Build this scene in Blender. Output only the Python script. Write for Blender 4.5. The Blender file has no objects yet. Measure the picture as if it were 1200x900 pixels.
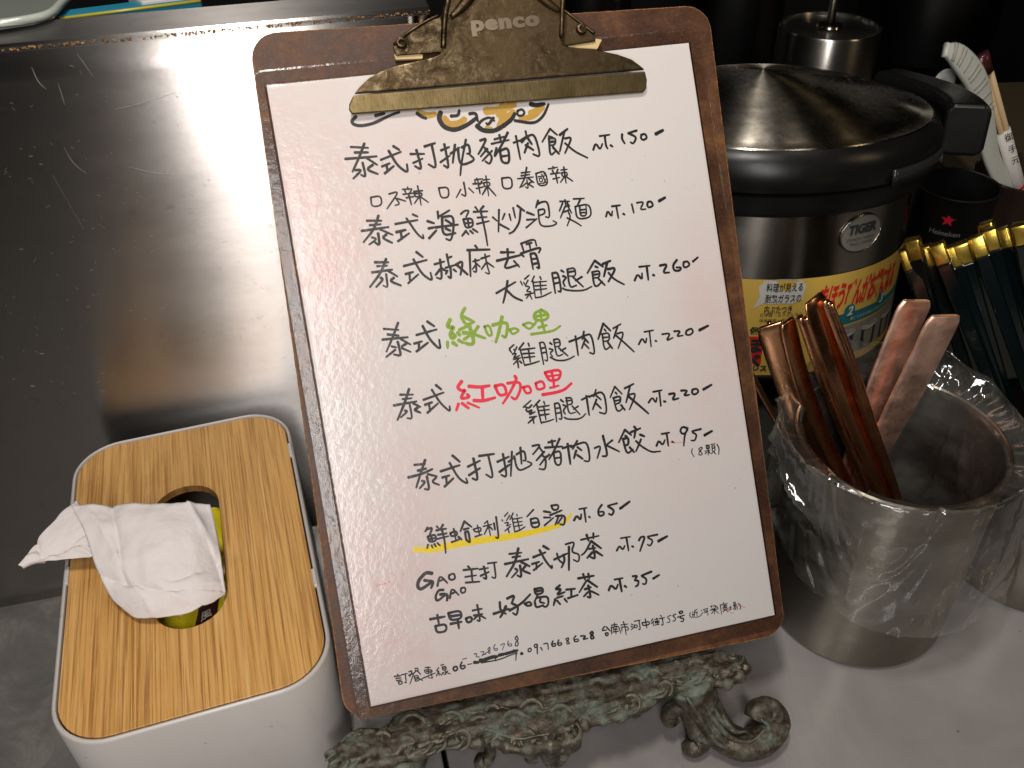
import bpy, bmesh, math, random
from mathutils import Vector, Matrix, noise
random.seed(7)
SC = bpy.context.scene
COL = SC.collection
R = math.radians
# ---------------------------------------------------------------- camera
F_PX = 1048.588                      # focal length in pixels of the 1200 px wide photograph
CR = Vector((0.97346, -0.22752, -0.02382)); CU = Vector((0, 0, 1)); CF = Vector((0, 1, 0))
def _cam_axes(yaw, pitch, roll):
    f = Vector((math.sin(yaw)*math.cos(pitch), math.cos(yaw)*math.cos(pitch), -math.sin(pitch)))
    r = Vector((math.cos(yaw), -math.sin(yaw), 0)); u = r.cross(f)
    return (math.cos(roll)*r+math.sin(roll)*u), (-math.sin(roll)*r+math.cos(roll)*u), f
CR, CU, CF = _cam_axes(0.22827, 0.66377, -0.02344)
CP = Vector((-0.00044, -0.41821, 0.44386))
cd = bpy.data.cameras.new("camera"); cam = bpy.data.objects.new("camera", cd); COL.objects.link(cam)
cam.matrix_world = Matrix(((CR.x, CU.x, -CF.x, CP.x), (CR.y, CU.y, -CF.y, CP.y), (CR.z, CU.z, -CF.z, CP.z), (0, 0, 0, 1)))
cd.sensor_width = 36; cd.lens = F_PX/1200*36; cd.clip_start = 0.01; cd.clip_end = 50
SC.camera = cam
# ---------------------------------------------------------------- world, lamps, exposure
w = bpy.data.worlds.new("World"); SC.world = w; w.use_nodes = True
bg = w.node_tree.nodes["Background"]; bg.inputs[0].default_value = (1.0, 0.95, 0.88, 1); bg.inputs[1].default_value = 0.0015
def area(name, loc, target, sx, sy, power, col):
    l = bpy.data.lights.new(name, 'AREA'); l.shape = 'RECTANGLE'; l.size = sx; l.size_y = sy; l.energy = power; l.color = col
    o = bpy.data.objects.new(name, l); COL.objects.link(o); o.location = loc
    d = (Vector(target)-Vector(loc)).normalized(); o.rotation_euler = d.to_track_quat('-Z', 'Y').to_euler(); return o
area("strip_lamp", (-0.095, -0.80, 0.67), (-0.02, -0.05, 0.20), 0.105, 0.68, 6.2, (1.0, 0.955, 0.93))
area("hood_lamp", (-0.085, -0.30, 1.36), (0.0, -0.09, 0.10), 0.10, 0.22, 9.0, (1.0, 0.94, 0.87))
area("ceiling_light", (0.60, -0.35, 1.8), (0.25, -0.1, 0), 0.10, 0.30, 1.1, (1.0, 0.90, 0.76))
area("side_lamp", (1.3, -0.7, 1.0), (0.35, -0.05, 0.1), 0.03, 0.35, 1.5, (1.0, 0.76, 0.46))
SC.view_settings.view_transform = 'Standard'; SC.view_settings.look = 'None'
SC.view_settings.exposure = -0.05; SC.view_settings.gamma = 1; SC.view_settings.use_curve_mapping = False
SC.render.engine = 'CYCLES'
cy = SC.cycles; cy.use_denoising = True; cy.max_bounces = 10; cy.transparent_max_bounces = 24; cy.caustics_reflective = False; cy.caustics_refractive = False
cy.sample_clamp_indirect = 4

def ray(px, py): return (CF + CR*((px-600)/F_PX) - CU*((py-450)/F_PX))
def spot(px, py, z):                 # the point at height z seen at a pixel of the photograph
    d = ray(px, py); return CP + d*((z-CP.z)/d.z)
def spot_y(px, py, y):
    d = ray(px, py); return CP + d*((y-CP.y)/d.y)

# ---------------------------------------------------------------- object helpers
def link(name, me, mat=None, parent=None, smooth=False):
    me.name = name
    if mat is not None:
        for m in (mat if isinstance(mat, (list, tuple)) else [mat]): me.materials.append(m)
    if smooth: me.polygons.foreach_set('use_smooth', [True]*len(me.polygons))
    o = bpy.data.objects.new(name, me); COL.objects.link(o)
    if parent is not None: o.parent = parent
    return o
def mesh(name, vs, fs, mat=None, parent=None, smooth=False):
    me = bpy.data.meshes.new(name); me.from_pydata([tuple(v) for v in vs], [], fs); me.update()
    return link(name, me, mat, parent, smooth)
def from_bm(name, bm, mat=None, parent=None, smooth=False):
    me = bpy.data.meshes.new(name); bmesh.ops.recalc_face_normals(bm, faces=bm.faces); bm.to_mesh(me); bm.free()
    return link(name, me, mat, parent, smooth)
def tag(o, label=None, cat=None, group=None, kind=None):
    if label: o['label'] = label
    if cat: o['category'] = cat
    if group: o['group'] = group
    if kind: o['kind'] = kind
    return o
def thing(name, label, cat, loc=(0, 0, 0), group=None, rot=None):
    o = bpy.data.objects.new(name, None); COL.objects.link(o); o.location = loc; o.empty_display_size = .01
    if rot is not None: o.rotation_euler = rot
    return tag(o, label, cat, group)
def bevel(o, wd=.001, seg=2, ang=35):
    m = o.modifiers.new("bevel", 'BEVEL'); m.width = wd; m.segments = seg; m.limit_method = 'ANGLE'; m.angle_limit = R(ang); return o
def box_bm(bm, c, s, rot=None):
    r = bmesh.ops.create_cube(bm, size=1)
    M = Matrix.Translation(c) @ (rot.to_4x4() if rot is not None else Matrix()) @ Matrix.Diagonal((*s, 1))
    bmesh.ops.transform(bm, matrix=M, verts=r['verts']); return r['verts']
def box(name, c, s, mat, parent=None, bv=0.0, rot=None):
    bm = bmesh.new(); box_bm(bm, c, s, rot); o = from_bm(name, bm, mat, parent)
    if bv: bevel(o, bv)
    return o
def lathe(name, prof, mat, parent=None, seg=96, smooth=True, loc=(0, 0, 0), close=False):
    vs = []; fs = []
    n = len(prof)
    for i in range(seg):
        a = 2*math.pi*i/seg
        for r_, z_ in prof: vs.append((loc[0]+r_*math.cos(a), loc[1]+r_*math.sin(a), loc[2]+z_))
    for i in range(seg):
        j = (i+1) % seg
        for k in range(n-1 if not close else n):
            k2 = (k+1) % n
            fs.append((i*n+k, j*n+k, j*n+k2, i*n+k2))
    o = mesh(name, vs, fs, mat, parent, smooth)
    me = o.data; bm = bmesh.new(); bm.from_mesh(me); bmesh.ops.remove_doubles(bm, verts=bm.verts, dist=1e-6); bmesh.ops.recalc_face_normals(bm, faces=bm.faces)
    for e in bm.edges:
        if len(e.link_faces) == 2 and e.calc_face_angle(0) > R(38): e.smooth = False
    bm.to_mesh(me); bm.free(); return o
def catmull(pts, k=6):
    pts = [Vector(p) for p in pts]; P = [pts[0]*2-pts[1]]+pts+[pts[-1]*2-pts[-2]]; out = []
    for i in range(1, len(P)-2):
        for j in range(k):
            t = j/k; a, b, c, d = P[i-1], P[i], P[i+1], P[i+2]
            out.append(.5*((2*b)+(c-a)*t+(2*a-5*b+4*c-d)*t*t+(3*b-a-3*c+d)*t**3))
    out.append(pts[-1].copy()); return out
def tube_bm(bm, pts, rad, seg=10, sq=1.0, up=None, wob=0.0):
    """sweep a round (or flattened, sq<1) section; rad is a number or a list along pts"""
    n = len(pts); rings = []; prev = None
    for i, p in enumerate(pts):
        t = (pts[min(i+1, n-1)]-pts[max(i-1, 0)])
        t = t.normalized() if t.length > 1e-9 else Vector((0, 0, 1))
        if prev is None:
            a = (up or Vector((0.13, 0.2, 1))).copy(); a = a-t*a.dot(t)
            if a.length < 1e-4: a = Vector((1, 0, 0))-t*t.x
        else: a = prev-t*prev.dot(t)
        a.normalize(); prev = a; b = t.cross(a)
        if isinstance(rad, (list, tuple)):
            q = i/(n-1)*(len(rad)-1); k = min(int(q), len(rad)-2); r = rad[k]*(1-q+k)+rad[k+1]*(q-k)
        else: r = rad
        ring = []
        for s in range(seg):
            an = 2*math.pi*s/seg; rr = r*(1+wob*noise.noise(p*420+Vector((s*1.7, 0, 0))))
            ring.append(bm.verts.new(p+a*(math.cos(an)*rr*sq)+b*(math.sin(an)*rr)))
        rings.append(ring)
    for i in range(n-1):
        for s in range(seg):
            s2 = (s+1) % seg; bm.faces.new((rings[i][s], rings[i][s2], rings[i+1][s2], rings[i+1][s]))
    bm.faces.new(rings[0][::-1]); bm.faces.new(rings[-1])
def rrect(x0, y0, x1, y1, r, k=8):
    out = []
    for cx, cy_, a0 in ((x1-r, y1-r, 0), (x0+r, y1-r, 90), (x0+r, y0+r, 180), (x1-r, y0+r, 270)):
        for i in range(k+1):
            a = R(a0+90*i/k); out.append((cx+r*math.cos(a), cy_+r*math.sin(a)))
    return out
def prism(name, pts, z0, z1, mat, parent=None, smooth=False, side_mat=0):
    n = len(pts); vs = [(x, y, z0) for x, y in pts]+[(x, y, z1) for x, y in pts]
    fs = [tuple(range(n))[::-1], tuple(range(n, 2*n))]+[(i, (i+1) % n, n+(i+1) % n, n+i) for i in range(n)]
    o = mesh(name, vs, fs, mat, parent, smooth)
    if side_mat:
        for p in o.data.polygons[2:]: p.material_index = side_mat
    return o
def text_geo(s, size, shear=0.0, spacing=1.0, bold=0.0):
    cu = bpy.data.curves.new("lettering_source", 'FONT'); cu.body = s; cu.size = size; cu.shear = shear; cu.space_character = spacing
    cu.resolution_u = 3; cu.offset = bold; cu.align_x = 'LEFT'
    o = bpy.data.objects.new("lettering_source", cu); COL.objects.link(o)
    bpy.context.view_layer.update()
    dg = bpy.context.evaluated_depsgraph_get(); me = bpy.data.meshes.new_from_object(o.evaluated_get(dg))
    vs = [tuple(v.co) for v in me.vertices]; fs = [tuple(p.vertices) for p in me.polygons]
    bpy.data.objects.remove(o); bpy.data.curves.remove(cu); bpy.data.meshes.remove(me)
    return vs, fs

# ---------------------------------------------------------------- material helpers
class M:
    def __init__(s, name, col=(.5, .5, .5), rough=.5, metal=0.0, spec=.5, coat=0.0, coat_rough=.1):
        s.m = bpy.data.materials.new(name); s.m.use_nodes = True; s.t = s.m.node_tree
        s.b = s.t.nodes["Principled BSDF"]; s.o = s.t.nodes["Material Output"]
        s.b.inputs["Base Color"].default_value = (*col, 1); s.b.inputs["Roughness"].default_value = rough
        s.b.inputs["Metallic"].default_value = metal; s.b.inputs["Specular IOR Level"].default_value = spec
        s.b.inputs["Coat Weight"].default_value = coat; s.b.inputs["Coat Roughness"].default_value = coat_rough
        s.tc = None
    def n(s, ty, **kw):
        nd = s.t.nodes.new(ty)
        for k, v in kw.items():
            if hasattr(nd, k): setattr(nd, k, v)
        return nd
    def l(s, a, b): s.t.links.new(a, b)
    def coord(s, scale=(1, 1, 1), rot=(0, 0, 0), loc=(0, 0, 0), which='Object'):
        if s.tc is None: s.tc = s.n('ShaderNodeTexCoord')
        mp = s.n('ShaderNodeMapping'); mp.inputs['Scale'].default_value = scale; mp.inputs['Rotation'].default_value = rot; mp.inputs['Location'].default_value = loc
        s.l(s.tc.outputs[which], mp.inputs[0]); return mp.outputs[0]
    def noise(s, scale=10, detail=6, rough=.6, vec=None, dist=0.0):
        nd = s.n('ShaderNodeTexNoise'); nd.inputs['Scale'].default_value = scale; nd.inputs['Detail'].default_value = detail
        nd.inputs['Roughness'].default_value = rough; nd.inputs['Distortion'].default_value = dist
        s.l(vec if vec is not None else s.coord(), nd.inputs['Vector']); return nd.outputs['Fac']
    def voro(s, scale=10, vec=None, feature='F1'):
        nd = s.n('ShaderNodeTexVoronoi'); nd.feature = feature; nd.inputs['Scale'].default_value = scale
        s.l(vec if vec is not None else s.coord(), nd.inputs['Vector']); return nd.outputs['Distance']
    def ramp(s, fac, stops, interp='LINEAR'):
        nd = s.n('ShaderNodeValToRGB'); nd.color_ramp.interpolation = interp; e = nd.color_ramp.elements
        while len(e) < len(stops): e.new(.5)
        for el, (p, c) in zip(e, stops):
            el.position = p; el.color = (*(c if isinstance(c, (tuple, list)) else (c, c, c)), 1)
        s.l(fac, nd.inputs[0]); return nd.outputs[0]
    def mix(s, fac, a, b, mode='MIX'):
        nd = s.n('ShaderNodeMix', data_type='RGBA', blend_type=mode)
        def put(v, i):
            if hasattr(v, 'is_output') or isinstance(v, bpy.types.NodeSocket): s.l(v, nd.inputs[i])
            elif isinstance(v, (int, float)): nd.inputs[i].default_value = v if i == 0 else (v, v, v, 1)
            else: nd.inputs[i].default_value = (*v, 1)
        put(fac, 0); put(a, 6); put(b, 7); return nd.outputs[2]
    def math(s, op, a, b=0.0):
        nd = s.n('ShaderNodeMath', operation=op)
        for i, v in enumerate((a, b)):
            if isinstance(v, (int, float)): nd.inputs[i].default_value = v
            else: s.l(v, nd.inputs[i])
        return nd.outputs[0]
    def col(s, v): s.l(v, s.b.inputs['Base Color'])
    def rough(s, v): s.l(v, s.b.inputs['Roughness'])
    def bump(s, h, strength=.2, dist=.001, prev=None):
        nd = s.n('ShaderNodeBump'); nd.inputs['Strength'].default_value = strength; nd.inputs['Distance'].default_value = dist
        s.l(h, nd.inputs['Height'])
        if prev is not None: s.l(prev, nd.inputs['Normal'])
        s.l(nd.outputs[0], s.b.inputs['Normal']); return nd.outputs[0]
def smudge(s, r0, r1, scale=14):
    s.rough(s.ramp(s.noise(scale, 5, .6), [(.35, r0), (.65, r1)]))
WRITING = """
=soy ink
10 337 2644 418 2630/10 351 2616 414 2609/10 302 2591 376 2588 451 2586/10 403 2653 368 2590 326 2527/10 400 2586 447 2545/10 380 2564 385 2493 363 2509/10 340 2533 373 2532 324 2494/10 426 2548 391 2530 443 2502/10 467 2567 569 2594/10 511 2606 540 2532 585 2488 587 2532/10 536 2625 563 2603/10 467 2535 507 2546/10 490 2540 490 2505/10 475 2501 524 2531/10 611 2578 678 2571/10 643 2594 655 2494 623 2519/10 617 2534 667 2550/10 684 2606 738 2616/10 720 2610 726 2491 689 2520/10 760 2578 803 2590/10 781 2606 786 2484 762 2506/10 748 2522 799 2549/10 803 2557 852 2582/10 832 2598 807 2512/10 844 2580 839 2514 855 2495 920 2513 894 2544/10 889 2616 849 2507 834 2448/10 863 2580 899 2596 900 2546 883 2548/10 957 2603 992 2612 963 2569 938 2539/10 967 2574 988 2552/10 987 2561 947 2526/10 1008 2548 952 2504/10 975 2559 1006 2520 986 2483 966 2502/10 1032 2559 1015 2522/10 1028 2601 1083 2609/10 1056 2620 1059 2584/10 1010 2581 1100 2590/10 1100 2627 1056 2564 1017 2519/10 1047 2543 1091 2555 1085 2477 1046 2485 1047 2543/10 1051 2515 1085 2516/10 1120 2574 1153 2582/10 1137 2606 1141 2490/10 1153 2579 1196 2599 1232 2604 1245 2487 1208 2508/10 1189 2623 1190 2597/10 1190 2597 1160 2570/10 1190 2597 1210 2556/10 1191 2564 1166 2518/10 1178 2556 1214 2527/10 1313 2621 1263 2561/10 1313 2621 1345 2586/10 1301 2585 1321 2577/10 1297 2574 1335 2573 1326 2540 1297 2540/10 1300 2574 1292 2487 1324 2509/10 1303 2557 1326 2557/10 1313 2530 1339 2493/10 1357 2585 1402 2611/10 1382 2596 1344 2504/10 1380 2565 1419 2569 1369 2493/10 1377 2543 1419 2496 1481 2457
=price ink
10 1516 2493 1529 2519 1538 2518 1551 2489 1568 2518/10 1559 2557 1612 2558/10 1586 2554 1584 2506 1591 2491/10 1608 2506 1619 2497/10 1677 2553 1672 2530 1683 2506/10 1756 2563 1709 2555/10 1709 2555 1751 2530 1727 2498 1714 2509/10 1776 2539 1798 2542 1804 2519 1781 2511 1771 2522 1776 2539/14 1852 2534 1894 2549
=options ink
7 391 2397 440 2399 438 2353 389 2351 391 2397/7 479 2402 531 2410 459 2334/7 505 2383 524 2348 499 2345/7 515 2376 553 2358/7 546 2416 592 2413/7 572 2424 575 2410/7 545 2392 608 2392/7 556 2409 560 2398/7 589 2408 578 2396/7 558 2374 594 2375/7 572 2388 577 2338/7 598 2399 642 2398/7 599 2388 602 2371 636 2375 633 2389 602 2387/7 621 2424 623 2330/7 618 2369 592 2342/7 622 2374 660 2339/7 720 2401 767 2400 762 2351 723 2351 720 2401/7 845 2413 847 2341 825 2358/7 826 2382 797 2344/7 865 2383 886 2356/7 899 2418 939 2419/7 911 2425 916 2402/7 888 2400 938 2398/7 900 2410 904 2395/7 934 2408 923 2393/7 901 2376 941 2380/7 915 2394 916 2349/7 941 2413 974 2412/7 941 2399 944 2379 973 2384 969 2399 944 2399/7 958 2431 956 2333/7 955 2378 926 2342/7 958 2380 992 2329/7 1034 2410 1083 2410 1079 2355 1031 2358 1034 2410/7 1112 2398 1193 2397/7 1134 2424 1180 2424/7 1131 2410 1175 2411/7 1166 2448 1149 2397 1116 2353/7 1164 2395 1191 2369/7 1157 2387 1158 2342 1143 2355/7 1154 2373 1125 2356/7 1184 2376 1159 2367 1185 2347/7 1207 2412 1255 2421 1261 2350 1208 2350 1207 2412/5 1216 2395 1251 2396/5 1220 2386 1220 2369 1235 2370 1235 2387 1220 2386/5 1213 2361 1251 2362/5 1235 2406 1253 2356/5 1251 2379 1236 2358/5 1247 2408 1252 2402/7 1273 2427 1320 2430/7 1298 2436 1302 2424/7 1281 2401 1330 2401/7 1292 2419 1296 2405/7 1321 2419 1310 2403/7 1288 2375 1324 2379/7 1306 2398 1308 2352/7 1335 2414 1368 2414/7 1336 2400 1339 2380 1366 2385 1362 2400 1339 2400/7 1352 2427 1351 2347/7 1347 2379 1323 2354/7 1354 2381 1387 2352
=soy ink
10 355 2290 424 2281/10 365 2267 418 2265/10 323 2245 453 2247/10 414 2307 380 2243 323 2191/10 409 2242 466 2207/10 398 2224 397 2164 376 2184/10 366 2209 389 2198 347 2176/10 437 2214 413 2200 457 2170/10 485 2257 595 2262/10 543 2277 582 2195 610 2166 608 2189/10 575 2292 598 2278/10 484 2218 531 2223/10 506 2218 505 2180/10 485 2174 545 2205/10 640 2251 671 2236/10 640 2215 668 2217/10 635 2168 677 2202/10 697 2290 694 2255/10 695 2263 755 2289/10 714 2260 770 2262 758 2188 737 2141 716 2155/10 714 2260 704 2195 714 2172 767 2176/10 673 2216 785 2215/10 728 2245 755 2222/10 722 2204 744 2190/9 806 2263 826 2277 851 2276 829 2246/9 814 2237 858 2237 858 2198 820 2191 814 2237/9 836 2234 835 2198/9 816 2217 858 2215/9 819 2180 795 2158/9 820 2175 829 2160/9 838 2178 852 2162/9 853 2184 875 2165/9 881 2289 892 2271/9 923 2287 903 2270/9 869 2266 939 2260/9 884 2236 931 2233/9 876 2206 939 2212/9 905 2264 912 2168 912 2096/9 996 2261 976 2154/9 959 2229 978 2207/9 1021 2238 1004 2210/9 985 2192 1031 2159/9 1043 2233 1046 2201/9 1067 2261 1070 2210/9 1089 2269 1121 2237/9 1103 2250 1087 2185 1051 2145 1027 2139/9 1131 2230 1166 2212/9 1125 2194 1168 2191/9 1116 2156 1177 2193/9 1197 2281 1180 2246/9 1185 2260 1210 2271 1245 2270 1243 2188 1221 2196/9 1190 2234 1222 2236 1221 2213 1191 2206/9 1190 2234 1185 2167 1202 2150 1249 2147 1277 2158 1255 2172/8 1305 2262 1354 2256/8 1332 2267 1332 2230/8 1318 2252 1295 2215/8 1341 2249 1350 2231/8 1327 2234 1295 2181/8 1339 2238 1356 2196/8 1311 2207 1347 2214/8 1340 2204 1348 2180 1323 2138/8 1329 2177 1367 2152 1395 2128/8 1376 2265 1432 2261/8 1410 2258 1391 2231/8 1379 2227 1454 2232 1455 2164 1377 2162 1379 2227/8 1402 2224 1397 2177 1430 2175 1434 2223/8 1405 2207 1432 2206/8 1403 2193 1429 2191
=price ink
9 1528 2157 1542 2187 1557 2151 1565 2181/9 1566 2204 1611 2204/9 1589 2201 1591 2140/9 1619 2160 1627 2154/9 1671 2202 1675 2156/9 1698 2205 1738 2206 1708 2169 1741 2168/9 1756 2201 1774 2204 1783 2180 1757 2172 1750 2187 1756 2201/13 1816 2199 1852 2213
=soy ink
10 360 2090 424 2081/10 368 2070 416 2066/10 340 2044 437 2044/10 416 2099 382 2038 318 1976/10 415 2042 456 2008/10 404 2027 402 1961 382 1975/10 375 2014 387 2004 347 1972/10 439 2005 415 1992 465 1963/10 493 2053 608 2067/10 544 2079 573 2003 619 1961 615 2005/10 563 2112 591 2083/10 495 2014 534 2019/10 515 2019 511 1979/10 501 1969 557 2005/10 640 2041 691 2048/10 671 2061 666 1962 641 1977/10 663 2013 637 1989/10 672 2017 689 2003/10 707 2081 709 2023/10 710 2062 730 2067/10 691 2017 740 2024/10 715 2022 710 1959 696 1975/10 697 2002 687 1987/10 728 2004 740 1991/10 740 2024 782 2041 757 1972/10 748 2023 793 1969/10 851 2104 860 2089/10 809 2087 920 2075/10 820 2083 805 1959/8 828 2029 862 2032/8 841 2038 838 1972 823 1982/8 839 2011 819 1991/8 845 2015 859 1997/8 869 2037 915 2045/8 892 2056 894 1997 901 1954 880 1968/8 887 2010 863 1985/8 891 2020 926 1987/10 971 2054 1038 2045/10 1007 2066 1002 2016/10 945 2016 1067 2027/10 1002 2019 972 1970 1048 1982/10 1029 2004 1052 1970/10 1076 2082 1150 2098 1153 2061/10 1079 2085 1086 2039/10 1104 2076 1133 2080/10 1119 2079 1120 2051/10 1068 2035 1082 2017/10 1071 2035 1178 2054 1159 2026/10 1116 2026 1118 1949/10 1116 2026 1145 2028 1152 1945 1137 1958/10 1120 2000 1146 1999/10 1119 1975 1146 1977/10 917 1860 1021 1901/10 982 1912 966 1861 943 1808/10 972 1866 1000 1828 1040 1805/7 1046 1900 1052 1880/7 1068 1908 1094 1925/7 1060 1893 1066 1880/7 1084 1901 1065 1875/7 1068 1874 1090 1866 1064 1847 1089 1843/7 1058 1831 1105 1835/7 1086 1838 1061 1813/7 1081 1830 1089 1804/7 1118 1916 1100 1890/7 1107 1897 1107 1810/7 1146 1909 1150 1894/7 1108 1886 1177 1882/7 1111 1868 1171 1863/7 1113 1848 1171 1846/7 1143 1887 1138 1819/7 1107 1810 1142 1810 1191 1826/9 1209 1917 1210 1817/9 1209 1917 1241 1918 1242 1816 1226 1826/9 1210 1891 1237 1893/9 1212 1865 1239 1867/9 1257 1925 1270 1914/9 1261 1896 1280 1887 1256 1868 1264 1844/9 1251 1837 1262 1827 1307 1815 1359 1810 1400 1824/9 1289 1926 1328 1929 1327 1886 1292 1891/9 1290 1911 1325 1912/9 1289 1926 1286 1832 1323 1841/9 1358 1879 1321 1864/9 1312 1883 1356 1828/10 1435 1949 1387 1892/10 1435 1949 1474 1912/10 1433 1920 1447 1912/10 1411 1894 1453 1897 1445 1861 1416 1865/10 1414 1894 1412 1826 1429 1820 1457 1842/10 1415 1880 1445 1880/10 1441 1856 1468 1820/10 1473 1926 1517 1937/10 1497 1929 1469 1863/10 1495 1897 1541 1900 1488 1835/10 1496 1880 1517 1845 1568 1809
=price ink
10 1625 1821 1645 1853 1664 1819 1669 1853/10 1659 1886 1717 1884/10 1699 1884 1697 1814/10 1725 1836 1733 1831/10 1768 1877 1811 1880 1777 1838 1813 1836/10 1863 1893 1837 1870 1839 1841 1869 1837 1881 1852 1854 1856/10 1897 1877 1919 1879 1928 1858 1902 1847 1891 1857 1897 1877/11 1946 1873 1977 1891
=soy ink
10 350 1771 420 1755/10 364 1742 416 1728/10 336 1721 458 1714/10 423 1790 385 1722 345 1660/10 422 1711 465 1677/10 406 1700 409 1669 411 1630 378 1643/10 373 1683 396 1674/10 389 1664 339 1636/10 420 1667 460 1642/10 445 1685 421 1675/10 499 1718 601 1730/10 536 1757 560 1684 604 1627 604 1680/10 561 1775 592 1746/10 482 1679 522 1684/10 505 1682 501 1643/10 487 1640 550 1674
=green_word green
14 673 1767 652 1737 667 1729 687 1729 660 1702 664 1674 688 1681 674 1700/14 699 1699 708 1684/14 643 1663 638 1633/14 667 1656 686 1637/14 753 1811 726 1778 737 1746 751 1727 787 1739/14 733 1775 782 1742/14 709 1711 751 1724/14 758 1732 767 1686 770 1635 747 1633 727 1644/14 724 1662 763 1681/14 803 1714 775 1684/14 777 1679 829 1651/14 724 1695 759 1687/14 696 1663 718 1646/10 833 1709 843 1663 865 1659 859 1711 833 1709/14 873 1709 925 1715 952 1705 929 1635 912 1652/14 927 1743 901 1674 876 1624/10 955 1671 965 1647 1003 1664 982 1678 956 1676/10 1024 1689 1051 1659 1080 1680 1054 1696 1024 1689/10 1080 1680 1095 1698/11 1126 1747 1089 1736 1082 1708 1112 1695 1150 1698 1160 1722 1126 1747/11 1087 1719 1157 1720/11 1120 1745 1120 1694/11 1120 1694 1126 1639/11 1098 1663 1142 1668/11 1056 1636 1114 1635 1172 1635 1210 1655
=chicken_line ink
8 937 1578 946 1562/8 938 1583 964 1599/8 959 1576 965 1568/8 976 1586 957 1558/8 948 1554 971 1556 947 1531 983 1542/8 949 1528 987 1530/8 975 1527 945 1503/8 968 1517 968 1483/8 979 1515 988 1502/8 1013 1600 982 1571/8 989 1581 1000 1489/8 1035 1594 1038 1579/8 999 1568 1065 1566/8 1001 1548 1058 1542/8 1004 1528 1058 1525/8 1031 1569 1031 1501/8 1004 1491 1033 1492 1077 1499/8 1092 1588 1095 1479/8 1092 1588 1118 1589 1120 1489 1104 1501/8 1096 1559 1119 1561/8 1095 1536 1121 1538/8 1143 1580 1153 1570/8 1135 1552 1157 1543 1135 1530 1146 1511/8 1134 1510 1160 1489 1200 1482 1230 1486 1256 1496/8 1165 1593 1194 1592 1194 1555 1165 1556/8 1166 1576 1192 1575/8 1165 1593 1166 1525 1172 1507 1200 1514/8 1219 1542 1191 1532/8 1184 1548 1224 1501/9 1241 1570 1281 1578/9 1277 1593 1276 1496/9 1280 1576 1324 1589 1360 1592 1363 1485 1336 1501/9 1324 1609 1309 1571/9 1319 1578 1338 1549/9 1320 1564 1299 1527/9 1312 1554 1336 1521/9 1429 1633 1390 1559/9 1429 1633 1461 1591/9 1430 1604 1437 1592/9 1412 1581 1451 1584 1448 1544 1412 1544/9 1415 1584 1413 1497 1449 1515/9 1437 1537 1456 1502/9 1415 1564 1444 1562/9 1475 1601 1519 1617/9 1500 1608 1470 1552/9 1491 1572 1531 1577 1485 1498/9 1484 1564 1525 1518 1565 1468
=price ink
9 1595 1501 1618 1532 1631 1498 1641 1526/9 1634 1559 1683 1560/9 1661 1558 1658 1479/9 1684 1506 1692 1502/9 1725 1533 1771 1532 1740 1496 1779 1507/9 1790 1538 1827 1535 1798 1510 1835 1510/9 1857 1531 1884 1540 1893 1519 1869 1505 1848 1514 1857 1531/13 1925 1523 1977 1539
=soy ink
10 376 1448 438 1438/10 384 1425 430 1422/10 339 1402 449 1403/10 423 1468 391 1404 344 1329/10 431 1397 463 1373/10 414 1395 416 1322 391 1332/10 386 1369 401 1364 362 1340/10 449 1372 429 1365 459 1346/10 482 1405 585 1424/10 530 1447 560 1376 602 1324 602 1355/10 553 1466 576 1440/10 486 1380 523 1387/10 506 1382 505 1343/10 491 1340 550 1377
=red_word red
14 681 1464 651 1436 678 1414 694 1423 656 1379 710 1381 695 1398/14 647 1358 631 1327/14 664 1358 693 1328/10 691 1356 745 1322/14 710 1434 764 1420 812 1420/14 774 1413 768 1357/14 723 1362 770 1351 830 1358/13 837 1414 851 1363 891 1365 883 1417 837 1414/14 942 1447 951 1431 903 1366 862 1322/14 900 1417 963 1415 963 1379 929 1328 909 1348/10 975 1385 1007 1388 1013 1353 984 1352 975 1385/10 1040 1394 1076 1402 1085 1364 1043 1360 1040 1394/11 1094 1439 1159 1443 1177 1429 1159 1392 1110 1394 1096 1436/11 1102 1418 1166 1416/11 1129 1437 1133 1390 1127 1357/11 1108 1360 1155 1364/14 1065 1333 1123 1332 1177 1337 1220 1365
=chicken_line ink
8 960 1288 1004 1315/8 972 1275 976 1263/8 1004 1292 987 1278 966 1290/8 979 1262 1006 1269 979 1245 1015 1256/8 983 1233 1020 1233/8 1008 1229 972 1207/8 999 1225 1000 1199/8 1047 1308 1010 1280/8 1029 1288 1037 1193/8 1066 1299 1069 1284/8 1030 1276 1091 1275/8 1036 1258 1088 1255/8 1038 1235 1084 1233/8 1062 1277 1063 1208/8 1041 1198 1070 1198 1103 1204/8 1118 1279 1115 1188/8 1118 1279 1144 1280 1145 1194 1129 1202/8 1120 1255 1143 1254/8 1119 1230 1145 1231/8 1152 1293 1165 1279/8 1160 1266 1176 1257 1155 1238 1164 1219/8 1156 1204 1171 1192 1223 1183 1247 1188 1268 1204/8 1179 1297 1208 1295 1209 1263 1183 1262/8 1177 1283 1206 1281/8 1182 1296 1181 1216 1217 1219/8 1236 1247 1208 1235/8 1205 1253 1238 1204/9 1258 1275 1299 1288/9 1285 1291 1284 1193/9 1298 1283 1379 1304 1377 1180 1338 1198/9 1339 1313 1321 1279/9 1334 1285 1357 1258/9 1334 1265 1306 1218/9 1330 1243 1350 1216/9 1437 1312 1405 1262/9 1437 1312 1469 1269/9 1436 1283 1443 1273/9 1419 1257 1459 1262 1454 1228 1423 1224/9 1422 1256 1427 1192 1444 1186 1465 1203/9 1455 1216 1471 1187/9 1426 1241 1453 1242/9 1486 1295 1537 1310/9 1517 1304 1483 1223/9 1504 1260 1544 1262 1495 1186/9 1500 1252 1546 1200 1590 1149
=price ink
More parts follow.
